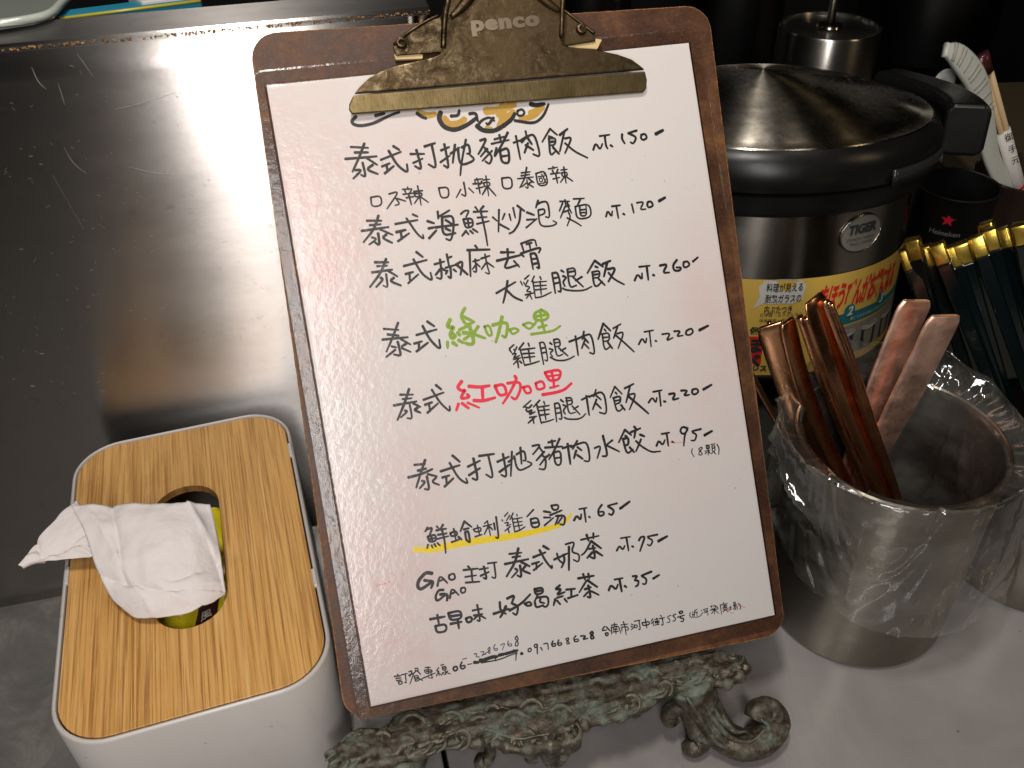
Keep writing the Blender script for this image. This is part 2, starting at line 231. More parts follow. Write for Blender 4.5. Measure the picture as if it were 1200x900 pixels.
9 1599 1203 1624 1228 1637 1194 1647 1221/9 1631 1253 1680 1254/9 1664 1251 1661 1175/9 1680 1197 1691 1192/9 1713 1228 1750 1228 1723 1194 1761 1199/9 1779 1235 1816 1231 1787 1207 1821 1207/9 1840 1230 1865 1232 1872 1213 1848 1202 1834 1214 1840 1230/11 1898 1221 1947 1238
=soy ink
10 389 1103 441 1099/10 401 1073 443 1076/10 350 1049 414 1053 472 1068/10 444 1118 413 1059 380 993/10 444 1048 488 1029/10 439 1038 442 970 419 980/10 412 1021 430 1014 395 987/10 482 1024 457 1007 492 986/10 508 1050 605 1063/10 558 1083 589 999 631 963 625 995/10 577 1116 608 1079/10 511 1019 548 1023/10 531 1021 527 977/10 515 973 565 1006/10 642 1048 707 1067/10 676 1084 683 970 655 989/10 641 1006 701 1031/10 705 1090 781 1087/10 750 1087 759 964 724 996/10 789 1046 851 1061/10 823 1080 826 960 798 980/10 792 995 848 1022/10 844 1036 869 1049/10 869 1083 844 965/10 877 1059 879 1002 896 981 966 1003 937 1022/10 914 1095 907 1014/10 889 1065 932 1080 932 1026 918 1029/10 974 1092 1021 1093 970 1050/10 1007 1081 1023 1050/10 1029 1054 982 1017/10 1037 1030 996 992/10 1015 1039 1032 1019 1021 964 990 975/10 1052 1036 1036 1024/10 1056 1095 1094 1097/10 1075 1103 1075 1069/10 1035 1073 1124 1063/10 1116 1104 1085 1056 1046 1011/10 1074 1040 1112 1045 1104 975 1075 977 1074 1040/10 1075 1012 1107 1011/10 1123 1054 1171 1060/10 1152 1072 1150 969/10 1167 1052 1197 1061 1254 1066 1253 962 1222 973/10 1203 1078 1173 1040/10 1198 1047 1218 1026/10 1190 1031 1172 994/10 1192 1008 1217 983/10 1337 1080 1347 974 1318 979/10 1284 1026 1321 1034 1290 973/10 1383 1049 1344 1029/10 1344 1032 1409 986/10 1456 1091 1413 1032/10 1456 1088 1484 1057/10 1451 1060 1462 1052/10 1437 1045 1467 1048 1461 1011 1437 1013/10 1437 1045 1445 965 1481 985/10 1465 999 1485 969/10 1505 1097 1515 1081/10 1483 1072 1537 1083/10 1512 1084 1496 1040/10 1529 1052 1551 1039/10 1531 1028 1518 1007 1494 971/10 1503 1024 1525 994 1574 953 1622 950
=price ink
9 1606 980 1622 1006 1639 977 1655 1003/9 1642 1035 1685 1035/9 1669 1033 1668 969/9 1690 988 1700 981/9 1779 1043 1756 1053 1740 1032 1756 1012 1783 1031/9 1785 1042 1761 1005 1749 954/9 1854 1024 1804 1021/9 1806 1015 1828 999 1811 970 1793 976/11 1867 989 1912 1004
=note ink
5 1792 932 1784 916 1795 890/5 1842 932 1823 926 1838 906 1842 893 1821 894 1826 911 1847 925 1842 932/5 1868 936 1884 936 1884 918 1868 918 1868 936/5 1857 908 1886 909/5 1877 934 1872 885/5 1866 901 1855 894/5 1878 902 1883 892/5 1893 937 1918 936/5 1898 928 1914 928 1911 899 1897 898 1898 928/5 1899 916 1912 916/5 1896 895 1889 888/5 1905 894 1912 884/5 1927 931 1936 909 1928 878
=highlight yellow
19 324 701 370 691 435 686/26 380 689 463 686 575 685 687 680 777 673 857 671 974 674/23 962 673 1045 681/13 1039 677 1082 691 1114 723
=soup_line ink
9 389 777 403 796/9 399 786 427 789 405 754/9 396 750 435 754 433 721 400 722 396 750/9 413 753 416 721/9 399 736 435 737/9 392 712 384 694/9 408 706 411 691/9 422 709 428 694/9 437 711 448 695/9 447 791 456 778/9 478 793 464 776/9 441 772 491 771/9 446 749 490 748/9 440 730 496 733/9 469 772 474 718 469 654/9 506 745 535 753 540 730 509 728 506 745/9 526 764 528 707/9 505 701 545 707/9 542 721 556 704/9 583 789 556 744/9 583 789 614 755/9 574 751 600 752/9 578 737 577 697 592 683/9 578 737 595 739 594 683/7 621 742 655 747 658 726 627 727 621 742/7 643 758 646 706/7 623 705 658 709/7 670 747 715 749/7 696 770 677 759/7 695 764 698 696/7 694 742 669 707/7 700 741 714 721/9 725 753 725 719/9 740 781 737 671 722 683/6 766 762 770 753/6 782 776 802 792/6 808 776 787 752/6 777 743 800 744 780 725 807 731/6 802 721 771 704/6 789 712 792 691/6 827 784 805 754/6 818 763 820 691/6 843 775 844 764/6 819 754 868 753/6 822 737 865 734/6 822 717 865 717/6 842 755 845 698/6 820 691 844 693 875 706/9 930 781 891 752/9 908 737 944 739 948 692 907 694 908 737/9 914 716 946 715/9 979 763 1013 751/9 975 733 1008 726/9 971 693 1023 723/9 1021 784 1058 782 1052 758 1026 760 1021 784/9 1007 738 1071 751/9 1035 729 1084 723 1070 674 1049 686/9 1049 724 1025 685/9 1065 715 1038 689
=price ink
9 1123 689 1141 712 1157 683 1165 713/9 1158 740 1199 739/9 1184 738 1182 669/9 1201 694 1208 687/9 1277 740 1252 716 1253 687 1277 685 1283 704 1256 707/9 1356 732 1305 729/9 1307 726 1336 700 1320 677 1304 689/13 1367 703 1423 729
=tea_line ink
13 389 570 360 582 317 549 309 517 323 503 386 532/13 346 545 391 530 372 501/10 404 505 423 555 454 509/10 410 526 444 531/10 468 545 492 551 496 523 473 519 464 532 468 545/11 430 480 406 485 385 456 389 430 437 456/11 410 462 446 457 438 425/9 453 433 470 483 499 440/9 462 454 488 459/9 515 471 535 472 534 450 517 445 510 457 515 471/9 565 570 574 557/9 540 556 612 549/9 543 521 599 518/9 579 550 575 492/9 541 493 610 484/9 617 543 662 542/9 641 554 647 485 630 500/9 618 511 662 522/9 663 564 708 561/9 694 561 692 481 672 494/10 775 589 837 583/10 787 570 829 567/10 745 544 866 545/10 824 608 800 545 744 482/10 825 540 866 508/10 819 523 818 461 797 477/10 792 512 807 500 768 471/10 844 513 824 497 863 472/10 890 549 956 561/10 927 579 949 517 976 471 977 491/10 949 594 975 572/10 879 517 917 521/10 902 518 897 487/10 882 485 933 512/10 1011 544 1015 509 1037 487/10 992 517 1063 534/10 1042 532 1046 503 1023 470/10 1077 566 1058 449/10 1061 580 1112 585 1083 536 1125 518 1113 478 1089 497/10 1142 587 1237 589/10 1175 607 1181 574/10 1211 608 1206 580/10 1193 571 1155 521 1133 511/10 1193 571 1239 524/10 1175 534 1211 533/10 1198 547 1201 477 1177 493/10 1190 514 1159 491/10 1208 516 1239 487
=price ink
9 1316 497 1334 520 1348 494 1361 514/9 1346 555 1397 553/9 1376 552 1377 485/9 1398 504 1406 498/9 1438 525 1450 541 1474 539 1452 502 1435 470/9 1540 536 1485 536/9 1487 530 1512 511 1492 485 1479 497/13 1538 502 1590 518
=black_tea_line ink
11 343 353 415 351/11 381 367 381 316/11 362 315 415 315 412 279 365 281 362 315/11 434 364 495 365 495 325 439 326 434 364/11 436 347 492 343/11 436 310 492 309/11 474 319 473 279/9 514 321 542 324 541 301 518 298 514 321/9 552 352 600 351/9 554 327 599 325/9 579 375 582 289 567 301/9 576 325 551 308/9 579 327 609 300/11 691 365 687 323 712 301/11 651 314 730 323/11 718 339 702 314 681 290/11 729 374 771 385 747 345/11 753 343 779 326 763 281 746 299/11 731 314 795 334 847 372/10 811 331 838 337 847 317 824 317 811 331/10 871 393 914 392 910 364 872 364 871 393/10 874 380 912 378/10 883 361 860 329/10 878 348 933 345 929 303 912 292 897 304/10 894 339 886 324 910 313/10 863 328 864 299 903 305/10 1001 385 971 369 1009 366 973 339 1021 347/10 977 327 1009 329/10 967 323 953 292/10 974 313 988 290/10 1013 314 1024 294/10 1028 357 1075 352/10 1054 351 1048 312/10 1030 313 1084 319/10 1097 400 1180 397/10 1126 417 1131 387/10 1153 414 1154 385/10 1138 380 1092 329/10 1142 382 1188 337/10 1123 339 1156 344/10 1143 355 1147 288 1129 301/10 1135 322 1111 304/10 1153 324 1190 296
=price ink
10 1243 308 1259 334 1281 303 1295 329/10 1281 356 1326 355/10 1307 353 1309 288/10 1328 314 1337 305/10 1377 353 1404 351 1383 332/10 1386 331 1406 324 1396 302 1383 299/10 1478 357 1422 347/10 1424 346 1448 324 1438 299 1421 306/11 1481 320 1517 333
=order_line ink
6 130 118 162 114/6 147 124 150 117/6 136 106 161 104/6 137 95 161 94/6 145 87 162 87 162 75 147 74 145 87/6 165 118 194 118/6 183 116 182 72 173 80/5 201 124 220 128 203 99/5 211 126 222 103/5 198 108 221 111/5 233 134 247 133 247 118 232 126/5 226 114 240 124 256 99/5 223 111 197 64/5 223 98 244 98 241 81 223 81 223 98/5 226 89 243 89/5 224 77 229 70 257 78/5 238 86 260 69/5 282 127 308 123/5 276 116 312 111 312 97 279 98 276 116/5 296 128 292 91/5 283 108 311 103/5 261 79 326 91/5 305 92 309 68 300 72/5 290 78 296 73/5 346 112 331 99 347 95 333 85 346 85/5 332 81 329 74/5 341 79 342 73/5 347 82 350 75/5 358 122 373 123/5 363 112 381 112 381 96 364 95 363 112/5 363 104 380 104/5 374 93 375 72 365 76/5 358 84 369 86 352 73/5 386 88 376 82 396 71/7 417 98 432 101 436 85 422 78 413 88 417 98/7 461 115 448 97 454 81 471 83 473 96 454 96/5 486 97 509 96/15 520 100 541 95/15 550 103 579 97/15 571 101 611 107 636 103/15 645 108 679 108/12 679 108 718 110 740 112/5 553 90 646 86 703 97 738 99/5 720 119 733 109 723 64/5 624 112 626 82/12 755 93 762 89/6 793 106 805 110 809 98 797 90 790 96 793 106/6 841 119 826 123 826 105 842 110/6 841 119 834 73/6 856 101 862 84/6 873 114 895 116 892 82/6 922 119 911 104 917 91 933 94 931 106 915 103/6 952 118 941 103 948 89 964 92 961 103 946 102/6 1001 118 985 115 996 102 1005 89 990 88 989 99 1002 109 1001 118/7 1041 120 1026 108 1030 90 1050 90 1049 103 1029 101/7 1064 113 1093 109 1070 94 1099 94/7 1126 123 1112 118 1125 102 1132 89 1116 86 1114 102 1131 111 1126 123
=phone_line violet
4 465 127 487 129/4 525 141 541 140 531 125 551 120/4 559 144 578 142 563 126 584 128/4 606 157 594 149 606 133 601 126 593 132 608 146 606 157/4 562 124 606 142/4 635 165 624 151 628 135 643 134 642 145 627 144/4 661 155 684 161 674 144 665 129/4 702 168 695 152 702 140 717 141 714 152 699 151/6 747 183 735 173 749 155 746 134 731 135 736 151 753 165 747 183
=address_line ink
6 1193 135 1174 115 1201 115/6 1201 131 1219 105/6 1192 100 1207 99 1203 86 1192 87 1192 100/5 1229 133 1260 131/5 1246 141 1245 125/5 1227 125 1224 88/5 1229 122 1265 123 1270 83/5 1237 118 1241 111/5 1253 117 1248 112/5 1234 108 1260 107/5 1232 98 1261 96/5 1247 110 1245 84/5 1292 137 1295 127/5 1277 123 1315 121/5 1280 113 1278 92/5 1281 111 1313 108 1312 89 1303 93/5 1297 123 1297 68/5 1332 117 1340 111/5 1328 105 1337 101/5 1328 90 1343 97/5 1344 108 1360 107 1360 93 1347 94 1344 108/5 1348 127 1382 127/5 1374 123 1374 77 1363 84/6 1388 111 1426 110 1425 94 1389 96 1388 111/6 1408 127 1409 79/5 1448 120 1435 108/5 1452 108 1435 97/5 1445 100 1446 82/5 1457 114 1476 114/5 1457 103 1478 102/5 1467 118 1469 104/5 1456 96 1479 95/5 1454 85 1477 86/5 1468 97 1468 86/5 1490 127 1495 121/5 1482 113 1509 112/5 1497 113 1497 74 1486 80/5 1544 117 1522 113 1535 97 1533 83 1518 84/5 1571 117 1551 114 1566 98 1562 84 1549 85/6 1590 124 1606 128 1610 116 1592 114 1590 124/6 1578 99 1615 102/6 1591 98 1592 92 1611 86 1602 70 1591 76/4 1649 108 1641 96 1652 79/4 1659 111 1664 106/4 1657 98 1665 99 1657 87/4 1657 84 1681 77 1705 82/4 1673 114 1688 118/4 1673 114 1667 89/4 1674 104 1689 103/4 1683 102 1682 84/4 1707 107 1711 104/4 1704 87 1717 96/4 1719 109 1745 110/4 1725 101 1737 100 1735 90 1726 91 1725 101/4 1740 108 1742 75 1735 78/4 1760 118 1768 118/4 1770 120 1764 108 1772 99/4 1777 116 1789 116 1784 103 1775 103/4 1792 111 1800 98/4 1755 99 1799 96/4 1779 102 1777 71/4 1775 92 1759 78/4 1782 93 1800 71/4 1832 122 1833 115/4 1812 113 1854 113/4 1814 113 1813 64/4 1827 105 1850 103/4 1835 108 1833 100/4 1844 109 1843 100/4 1826 97 1847 97 1847 81 1828 83 1826 97/4 1837 96 1835 81/4 1830 80 1822 75/4 1842 80 1850 69/4 1857 88 1872 89/4 1866 97 1866 79/4 1853 77 1873 80/4 1887 111 1897 111 1895 100 1888 99 1887 111/4 1882 94 1904 96/4 1889 90 1905 84 1900 70/4 1890 85 1880 78/4 1894 80 1886 70/5 1912 101 1924 85 1916 68
=gold_fill gold
28 683 2767 720 2750 761 2754/28 798 2728 819 2693 874 2697 900 2715/32 1010 2742 1083 2739 1156 2759/32 1095 2756 1084 2684 1062 2661/32 1071 2722 1104 2696 1146 2723/24 1173 2686 1243 2688 1297 2730/24 1227 2706 1287 2727/13 970 2692 990 2702/13 997 2662 1024 2656
=drawing ink
12 385 2783 361 2765 366 2747 399 2736 461 2741 546 2772 591 2781/12 476 2777 521 2783/20 789 2760 773 2731 791 2687 842 2665 909 2685 960 2715/13 926 2737 959 2738 961 2697/15 835 2736 871 2734 880 2760/15 674 2768 693 2748 714 2738/12 958 2678 985 2702 1023 2711 1043 2689/12 1041 2705 1008 2672 1001 2684/17 953 2676 977 2650 1030 2640 1079 2658 1131 2688 1149 2714/17 1235 2752 1261 2741 1304 2745/10 1165 2726 1189 2732 1200 2713 1184 2698 1160 2704 1165 2726/13 1144 2680 1238 2654 1290 2685 1325 2741
"""
# ================================================================ MATERIALS
def brushed(name, col, rough, aniso=.75, along=(6, 900, 900), rot=0.0, bumps=.12, smear=.12):
    m = M(name, col, rough, 1.0)
    g = m.noise(1, 4, .7, m.coord(along)); m.bump(g, bumps, .0004)
    r2 = m.noise(26, 6, .7); 
    m.rough(m.math('ADD', m.math('MULTIPLY', r2, smear*2), rough-smear))
    m.col(m.mix(m.ramp(m.noise(40, 8, .75), [(.40, 0), (.72, 1)]), tuple(c*.82 for c in col), col))
    if aniso:
        m.b.inputs['Anisotropic'].default_value = aniso; m.b.inputs['Anisotropic Rotation'].default_value = rot
        tn = m.n('ShaderNodeTangent'); tn.direction_type = 'RADIAL'; tn.axis = 'Z'; m.l(tn.outputs[0], m.b.inputs['Tangent'])
    return m
# splash panel: brushing runs along x
m = M('panel_steel', (.50, .47, .44), .33, 1.0)
g = m.noise(1, 5, .7, m.coord((9, 700, 700))); g2 = m.noise(1, 3, .6, m.coord((2.2, 60, 60)))
g3 = m.noise(1, 6, .75, m.coord((22, 260, 260), rot=(0, .06, 0)))
b1 = m.bump(g, .07, .0003); b2 = m.bump(g3, .05, .0004, b1); m.bump(g2, .03, .001, b2)
m.rough(m.ramp(m.noise(9, 7, .7, m.coord((1, 3, 3))), [(.3, .235), (.7, .275)]))
m.col(m.mix(m.ramp(m.noise(160, 4, .8), [(.60, 0), (.74, 1)]), (.50, .474, .452), (.33, .31, .29)))
m.b.inputs['Anisotropic'].default_value = 1.0
uvn = m.n('ShaderNodeTangent'); uvn.direction_type = 'UV_MAP'; m.l(uvn.outputs[0], m.b.inputs['Tangent'])
m.b.inputs['Anisotropic Rotation'].default_value = .25
STEEL_PANEL = m.m
m = M('rust', (.22, .10, .03), .8)
m.col(m.ramp(m.noise(420, 5, .8), [(.35, (.03, .015, .008)), (.5, (.30, .14, .03)), (.68, (.55, .42, .26))])); m.bump(m.noise(600, 4, .8), 1, .001); RUST = m.m
STEEL_BIN = brushed('bin_steel', (.29, .265, .22), .33, .8, (40, 40, 700), 0.25, .35, .16).m
STEEL_POT = brushed('pot_steel', (.42, .39, .34), .24, .8, (60, 60, 1200), 0.25, .10, .05).m
m = M('lid_steel', (.56, .51, .43), .2, 1.0); m.b.inputs['Anisotropic'].default_value = .97; m.b.inputs['Anisotropic Rotation'].default_value = .25
tn = m.n('ShaderNodeTangent'); tn.direction_type = 'RADIAL'; tn.axis = 'Z'; m.l(tn.outputs[0], m.b.inputs['Tangent'])
m.rough(m.ramp(m.noise(60, 6, .7), [(.3, .22), (.75, .32)])); m.col(m.mix(m.ramp(m.noise(300, 4, .8), [(.62, 0), (.7, 1)]), (.66, .60, .50), (.3, .26, .2)))
LID_STEEL = m.m
m = M('black_plastic', (.006, .006, .006), .3, 0, .3); smudge(m, .24, .36, 30); m.bump(m.noise(900, 3, .6), .05, .0003); BLACK = m.m
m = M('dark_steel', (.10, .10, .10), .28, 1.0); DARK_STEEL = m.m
# hardboard
m = M('hardboard', (.12, .05, .02), .55, 0, .4)
n1 = m.noise(22, 7, .7); n2 = m.noise(260, 6, .8); n3 = m.noise(900, 3, .8)
c = m.ramp(n1, [(.34, (.038, .012, .004)), (.5, (.095, .032, .009)), (.64, (.19, .075, .02))])
c = m.mix(m.ramp(n2, [(.42, 0), (.66, 1)]), m.mix(.55, c, (.02, .008, .004)), c)
c = m.mix(m.math('MULTIPLY', m.ramp(n3, [(.56, 0), (.72, 1)]), .45), c, (.26, .12, .04)); m.col(c)
m.rough(m.ramp(n1, [(.3, .40), (.7, .62)])); m.bump(n2, .22, .0006); HARDBOARD = m.m
m = M('hardboard_edge', (.30, .13, .035), .8)
m.col(m.ramp(m.noise(500, 5, .8), [(.35, (.09, .035, .01)), (.55, (.30, .13, .035)), (.7, (.50, .27, .10))])); m.bump(m.noise(700, 4, .8), .8, .001); HB_EDGE = m.m
# paper
m = M('paper', (.74, .69, .66), .6)
co = m.coord()
def blob(cx, cy_, r, st=1.0):
    gr = m.n('ShaderNodeTexGradient', gradient_type='SPHERICAL'); mp = m.n('ShaderNodeMapping'); mp.vector_type = 'TEXTURE'
    mp.inputs['Location'].default_value = (cx, cy_, 0); mp.inputs['Scale'].default_value = (r[0], r[1], 1); m.l(m.tc.outputs['Object'], mp.inputs[0]); m.l(mp.outputs[0], gr.inputs[0])
    return m.math('MULTIPLY', gr.outputs['Fac'], st)
tot = None
for b_ in ((.012, .225, (.05, .11), 1.0), (.05, .25, (.06, .05), .55), (.015, .05, (.05, .10), .9), (.03, .10, (.05, .07), .55), (.20, .15, (.03, .09), .6), (.17, .10, (.05, .06), .25), (.08, .23, (.05, .05), .35)):
    v = blob(*b_); tot = v if tot is None else m.math('MAXIMUM', tot, v)
st = m.math('MULTIPLY', tot, m.ramp(m.noise(38, 7, .7), [(.3, .15), (.62, 1)]))
c = m.mix(m.math('MULTIPLY', st, .72), (.735, .69, .655), (.74, .43, .40))
c = m.mix(m.math('MULTIPLY', m.math('MULTIPLY', tot, m.ramp(m.noise(110, 8, .8, dist=1.5), [(.60, 0), (.72, 1)])), .30), c, (.72, .20, .16))
c = m.mix(m.math('MULTIPLY', m.ramp(m.noise(210, 5, .75), [(.60, 0), (.78, 1)]), .22), c, (.42, .36, .33))
c = m.mix(m.ramp(m.voro(105), [(.035, 1), (.06, 0)]), c, m.mix(m.ramp(m.noise(300, 2, .5), [(.45, 0), (.55, 1)]), c, (.50, .42, .38)))
m.col(c); PAPER = m.m
def ink(name, col): 
    m = M(name, col, .5); m.col(m.mix(m.ramp(m.noise(700, 4, .7), [(.35, 0), (.75, 1)]), col, tuple(min(1, c*1.2+.002) for c in col))); return m.m
INKS = {'ink': ink('black_ink', (.006, .005, .005)), 'violet': ink('violet_ink', (.05, .03, .09)), 'green': ink('green_ink', (.22, .36, .015)),
        'red': ink('red_ink', (.80, .012, .05)), 'yellow': ink('yellow_ink', (.86, .62, .0)), 'gold': ink('gold_ink', (.50, .29, .04))}
# clear film: a see-through sheet with a varnish-like reflection
m = M('clear_film'); m.t.nodes.remove(m.b)
tr = m.n('ShaderNodeBsdfTransparent'); tr.inputs[0].default_value = (.985, .98, .975, 1); gl = m.n('ShaderNodeBsdfGlossy'); gl.inputs['Roughness'].default_value = .16
fr = m.n('ShaderNodeFresnel'); fr.inputs[0].default_value = 1.40; mx = m.n('ShaderNodeMixShader')
bp = m.n('ShaderNodeBump'); bp.inputs['Strength'].default_value = .32; bp.inputs['Distance'].default_value = .0006
h = m.math('ADD', m.noise(260, 4, .6), m.math('MULTIPLY', m.noise(30, 3, .5), 1.2)); m.l(h, bp.inputs['Height'])
m.l(bp.outputs[0], gl.inputs['Normal']); m.l(fr.outputs[0], mx.inputs[0]); m.l(tr.outputs[0], mx.inputs[1]); m.l(gl.outputs[0], mx.inputs[2]); m.l(mx.outputs[0], m.o.inputs[0]); FILM = m.m
# clip brass-nickel, worn
m = M('clip_metal', (.42, .33, .20), .35, 1.0)
n1 = m.noise(150, 9, .8, dist=.8); n2 = m.noise(24, 5, .6); n3 = m.noise(420, 4, .7, dist=2)
c = m.ramp(n1, [(.40, (.016, .011, .006)), (.52, (.085, .06, .032)), (.66, (.30, .23, .14))])
c = m.mix(m.ramp(n2, [(.35, 0), (.7, .8)]), c, (.12, .08, .04)); c = m.mix(m.ramp(n3, [(.64, 0), (.72, .5)]), c, (.60, .50, .36)); m.col(c)
m.rough(m.ramp(n1, [(.3, .62), (.65, .30)])); m.bump(n1, .25, .0006); CLIP = m.m
m = M('clip_band_metal', (.34, .25, .12), .42, 1.0); n1 = m.noise(60, 7, .75)
m.col(m.ramp(n1, [(.3, (.10, .072, .03)), (.65, (.22, .165, .08))])); m.bump(m.noise(1, 4, .7, m.coord((900, 30, 900))), .2, .0004); CLIP_BAND = m.m
m = M('felt_pad', (.62, .44, .22), .8); FELT = m.m
# bamboo
m = M('bamboo', (.5, .28, .09), .42, 0, .4)
f1 = m.noise(1, 5, .65, m.coord((800, 11, 800))); f2 = m.noise(1, 3, .6, m.coord((240, 4, 240))); f3 = m.noise(1, 4, .7, m.coord((900, 28, 900)))
c = m.ramp(f2, [(.32, (.46, .235, .062)), (.5, (.54, .295, .088)), (.68, (.62, .36, .125))])
c = m.mix(m.ramp(f1, [(.36, .9), (.54, 0)]), c, (.24, .10, .022)); c = m.mix(m.math('MULTIPLY', m.ramp(f3, [(.5, 0), (.7, 1)]), .35), c, (.68, .45, .2))
st = m.ramp(m.noise(13, 5, .6), [(.52, 0), (.72, .5)]); c = m.mix(st, c, (.25, .11, .03)); m.col(c)
m.rough(m.ramp(f2, [(.3, .36), (.7, .5)])); m.bump(f1, .25, .0005); BAMBOO = m.m
m = M('bamboo_cut', (.30, .15, .05), .7); m.col(m.ramp(m.noise(1, 4, .7, m.coord((300, 300, 60))), [(.35, (.16, .07, .02)), (.65, (.36, .19, .07))])); BAMBOO_CUT = m.m
m = M('white_plastic', (.62, .59, .56), .38)
c = m.mix(m.ramp(m.noise(60, 6, .75), [(.58, 0), (.74, .35)]), (.45, .42, .395), (.26, .23, .20)); c = m.mix(m.ramp(m.voro(75), [(.04, .8), (.07, 0)]), c, (.30, .25, .22))
m.col(c); m.rough(m.ramp(m.noise(20, 4, .6), [(.3, .3), (.7, .46)])); BOXW = m.m
m = M('tissue_paper', (.62, .575, .56), .9, 0, .2); m.b.inputs['Subsurface Weight'].default_value = .15; m.b.inputs['Subsurface Radius'].default_value = (.004, .003, .003)
q = m.noise(520, 4, .6); b1 = m.bump(q, .35, .0007); m.bump(m.noise(90, 4, .6), .25, .002, b1); TISSUE = m.m
m = M('yellow_wrap', (.78, .66, .02), .22); m.bump(m.noise(60, 3, .5), .5, .004); WRAP = m.m
m = M('brown_print', (.05, .012, .012), .3); PRINT_BROWN = m.m
m = M('white_print', (.8, .78, .75), .4); PRINT_WHITE = m.m
m = M('bronze_patina', (.05, .035, .025), .5, .55)
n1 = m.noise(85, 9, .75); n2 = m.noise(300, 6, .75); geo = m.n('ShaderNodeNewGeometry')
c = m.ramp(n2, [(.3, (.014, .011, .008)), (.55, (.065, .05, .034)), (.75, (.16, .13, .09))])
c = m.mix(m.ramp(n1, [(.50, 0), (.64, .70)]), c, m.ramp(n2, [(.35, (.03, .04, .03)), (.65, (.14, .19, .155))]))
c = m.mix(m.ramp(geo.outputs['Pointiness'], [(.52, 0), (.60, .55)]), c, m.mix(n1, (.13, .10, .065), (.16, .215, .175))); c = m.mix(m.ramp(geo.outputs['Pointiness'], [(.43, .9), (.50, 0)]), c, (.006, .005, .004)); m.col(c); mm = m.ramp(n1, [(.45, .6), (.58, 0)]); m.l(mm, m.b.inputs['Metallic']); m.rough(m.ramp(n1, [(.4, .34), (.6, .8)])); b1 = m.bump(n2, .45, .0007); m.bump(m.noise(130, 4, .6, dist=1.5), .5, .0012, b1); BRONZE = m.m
def copper(name, col, rough):
    m = M(name, col, rough, 1.0); m.rough(m.ramp(m.noise(90, 6, .7), [(.3, rough*.75), (.7, rough*1.3)])); m.bump(m.noise(500, 4, .8), .05, .0004)
    m.col(m.mix(m.ramp(m.noise(150, 6, .8, dist=1), [(.56, 0), (.7, .5)]), col, tuple(c*.45 for c in col))); return m.m
COPPER = copper('polished_copper', (.74, .38, .20), .22); ROSE = copper('rose_copper', (.92, .60, .46), .46)
m = M('green_lacquer', (.0007, .0030, .0032), .16, 0, .5, .5, .06); GREEN = m.m
m = M('gold_cap', (.80, .56, .10), .26, 1.0); m.bump(m.noise(1, 3, .6, m.coord((40, 40, 600))), .1, .0004); GOLD = m.m
m = M('plastic_bag'); m.t.nodes.remove(m.b)
tr = m.n('ShaderNodeBsdfTransparent'); tr.inputs[0].default_value = (.96, .96, .95, 1); gl = m.n('ShaderNodeBsdfGlossy'); gl.inputs['Roughness'].default_value = .07
df = m.n('ShaderNodeBsdfTranslucent'); df.inputs[0].default_value = (.75, .74, .68, 1); d2 = m.n('ShaderNodeBsdfDiffuse'); d2.inputs[0].default_value = (.75, .74, .68, 1)
ad = m.n('ShaderNodeMixShader'); ad.inputs[0].default_value = .5; m.l(df.outputs[0], ad.inputs[1]); m.l(d2.outputs[0], ad.inputs[2])
m1 = m.n('ShaderNodeMixShader'); m.l(m.ramp(m.noise(1, 5, .6, m.coord((22, 22, 40), rot=(.5, .5, .2))), [(.38, .02), (.70, .15)]), m1.inputs[0]); m.l(tr.outputs[0], m1.inputs[1]); m.l(ad.outputs[0], m1.inputs[2])
lw = m.n('ShaderNodeLayerWeight'); lw.inputs[0].default_value = .5; m2 = m.n('ShaderNodeMixShader')
bp = m.n('ShaderNodeBump'); bp.inputs['Strength'].default_value = .5; bp.inputs['Distance'].default_value = .010; wv = m.n('ShaderNodeVectorMath', operation='ADD'); nz_ = m.n('ShaderNodeTexNoise'); nz_.inputs['Scale'].default_value = 30; m.l(m.coord((1, 1, .6)), nz_.inputs['Vector']); sc_ = m.n('ShaderNodeVectorMath', operation='SCALE'); sc_.inputs['Scale'].default_value = .03; m.l(nz_.outputs['Color'], sc_.inputs[0]); m.l(m.coord((1, 1, .6)), wv.inputs[0]); m.l(sc_.outputs[0], wv.inputs[1]); m.l(m.math('ADD', m.voro(24, wv.outputs[0]), m.math('MULTIPLY', m.noise(60, 3, .5, m.coord((1, 1, 2.5), rot=(.6, .4, 0))), .12)), bp.inputs['Height']); m.l(bp.outputs[0], gl.inputs['Normal'])
pw = m.math('POWER', lw.outputs['Facing'], 4.0); m.l(m.math('ADD', m.math('MULTIPLY', pw, .8), .08), m2.inputs[0]); m.l(m1.outputs[0], m2.inputs[1]); m.l(gl.outputs[0], m2.inputs[2]); m.l(m2.outputs[0], m.o.inputs[0]); BAG = m.m
def flat(name, col, rough=.5, metal=0.0): return M(name, col, rough, metal).m
# counters
m = M('counter_white', (.2, .19, .18), .26, 0, .5)
n1 = m.noise(7, 7, .6, dist=1.2); n2 = m.noise(60, 7, .8)
c = m.ramp(n1, [(.3, (.165, .153, .15)), (.7, (.25, .235, .225))]); c = m.mix(m.ramp(n2, [(.60, 0), (.78, .5)]), c, (.11, .10, .095)); c = m.mix(m.ramp(m.voro(45), [(.03, .8), (.05, 0)]), c, (.08, .06, .05))
m.col(c); m.rough(m.ramp(n1, [(.3, .13), (.7, .28)])); m.bump(m.noise(30, 4, .6), .05, .002); COUNTER = m.m
m = M('counter_stone', (.12, .11, .10), .5)
n1 = m.noise(16, 9, .7, dist=1.0); m.col(m.ramp(n1, [(.3, (.065, .062, .056)), (.52, (.10, .094, .085)), (.7, (.18, .167, .15))])); m.rough(m.ramp(n1, [(.3, .35), (.7, .6)])); STONE = m.m
DARK = flat('dark_wall_paint', (.004, .004, .0042), .8)

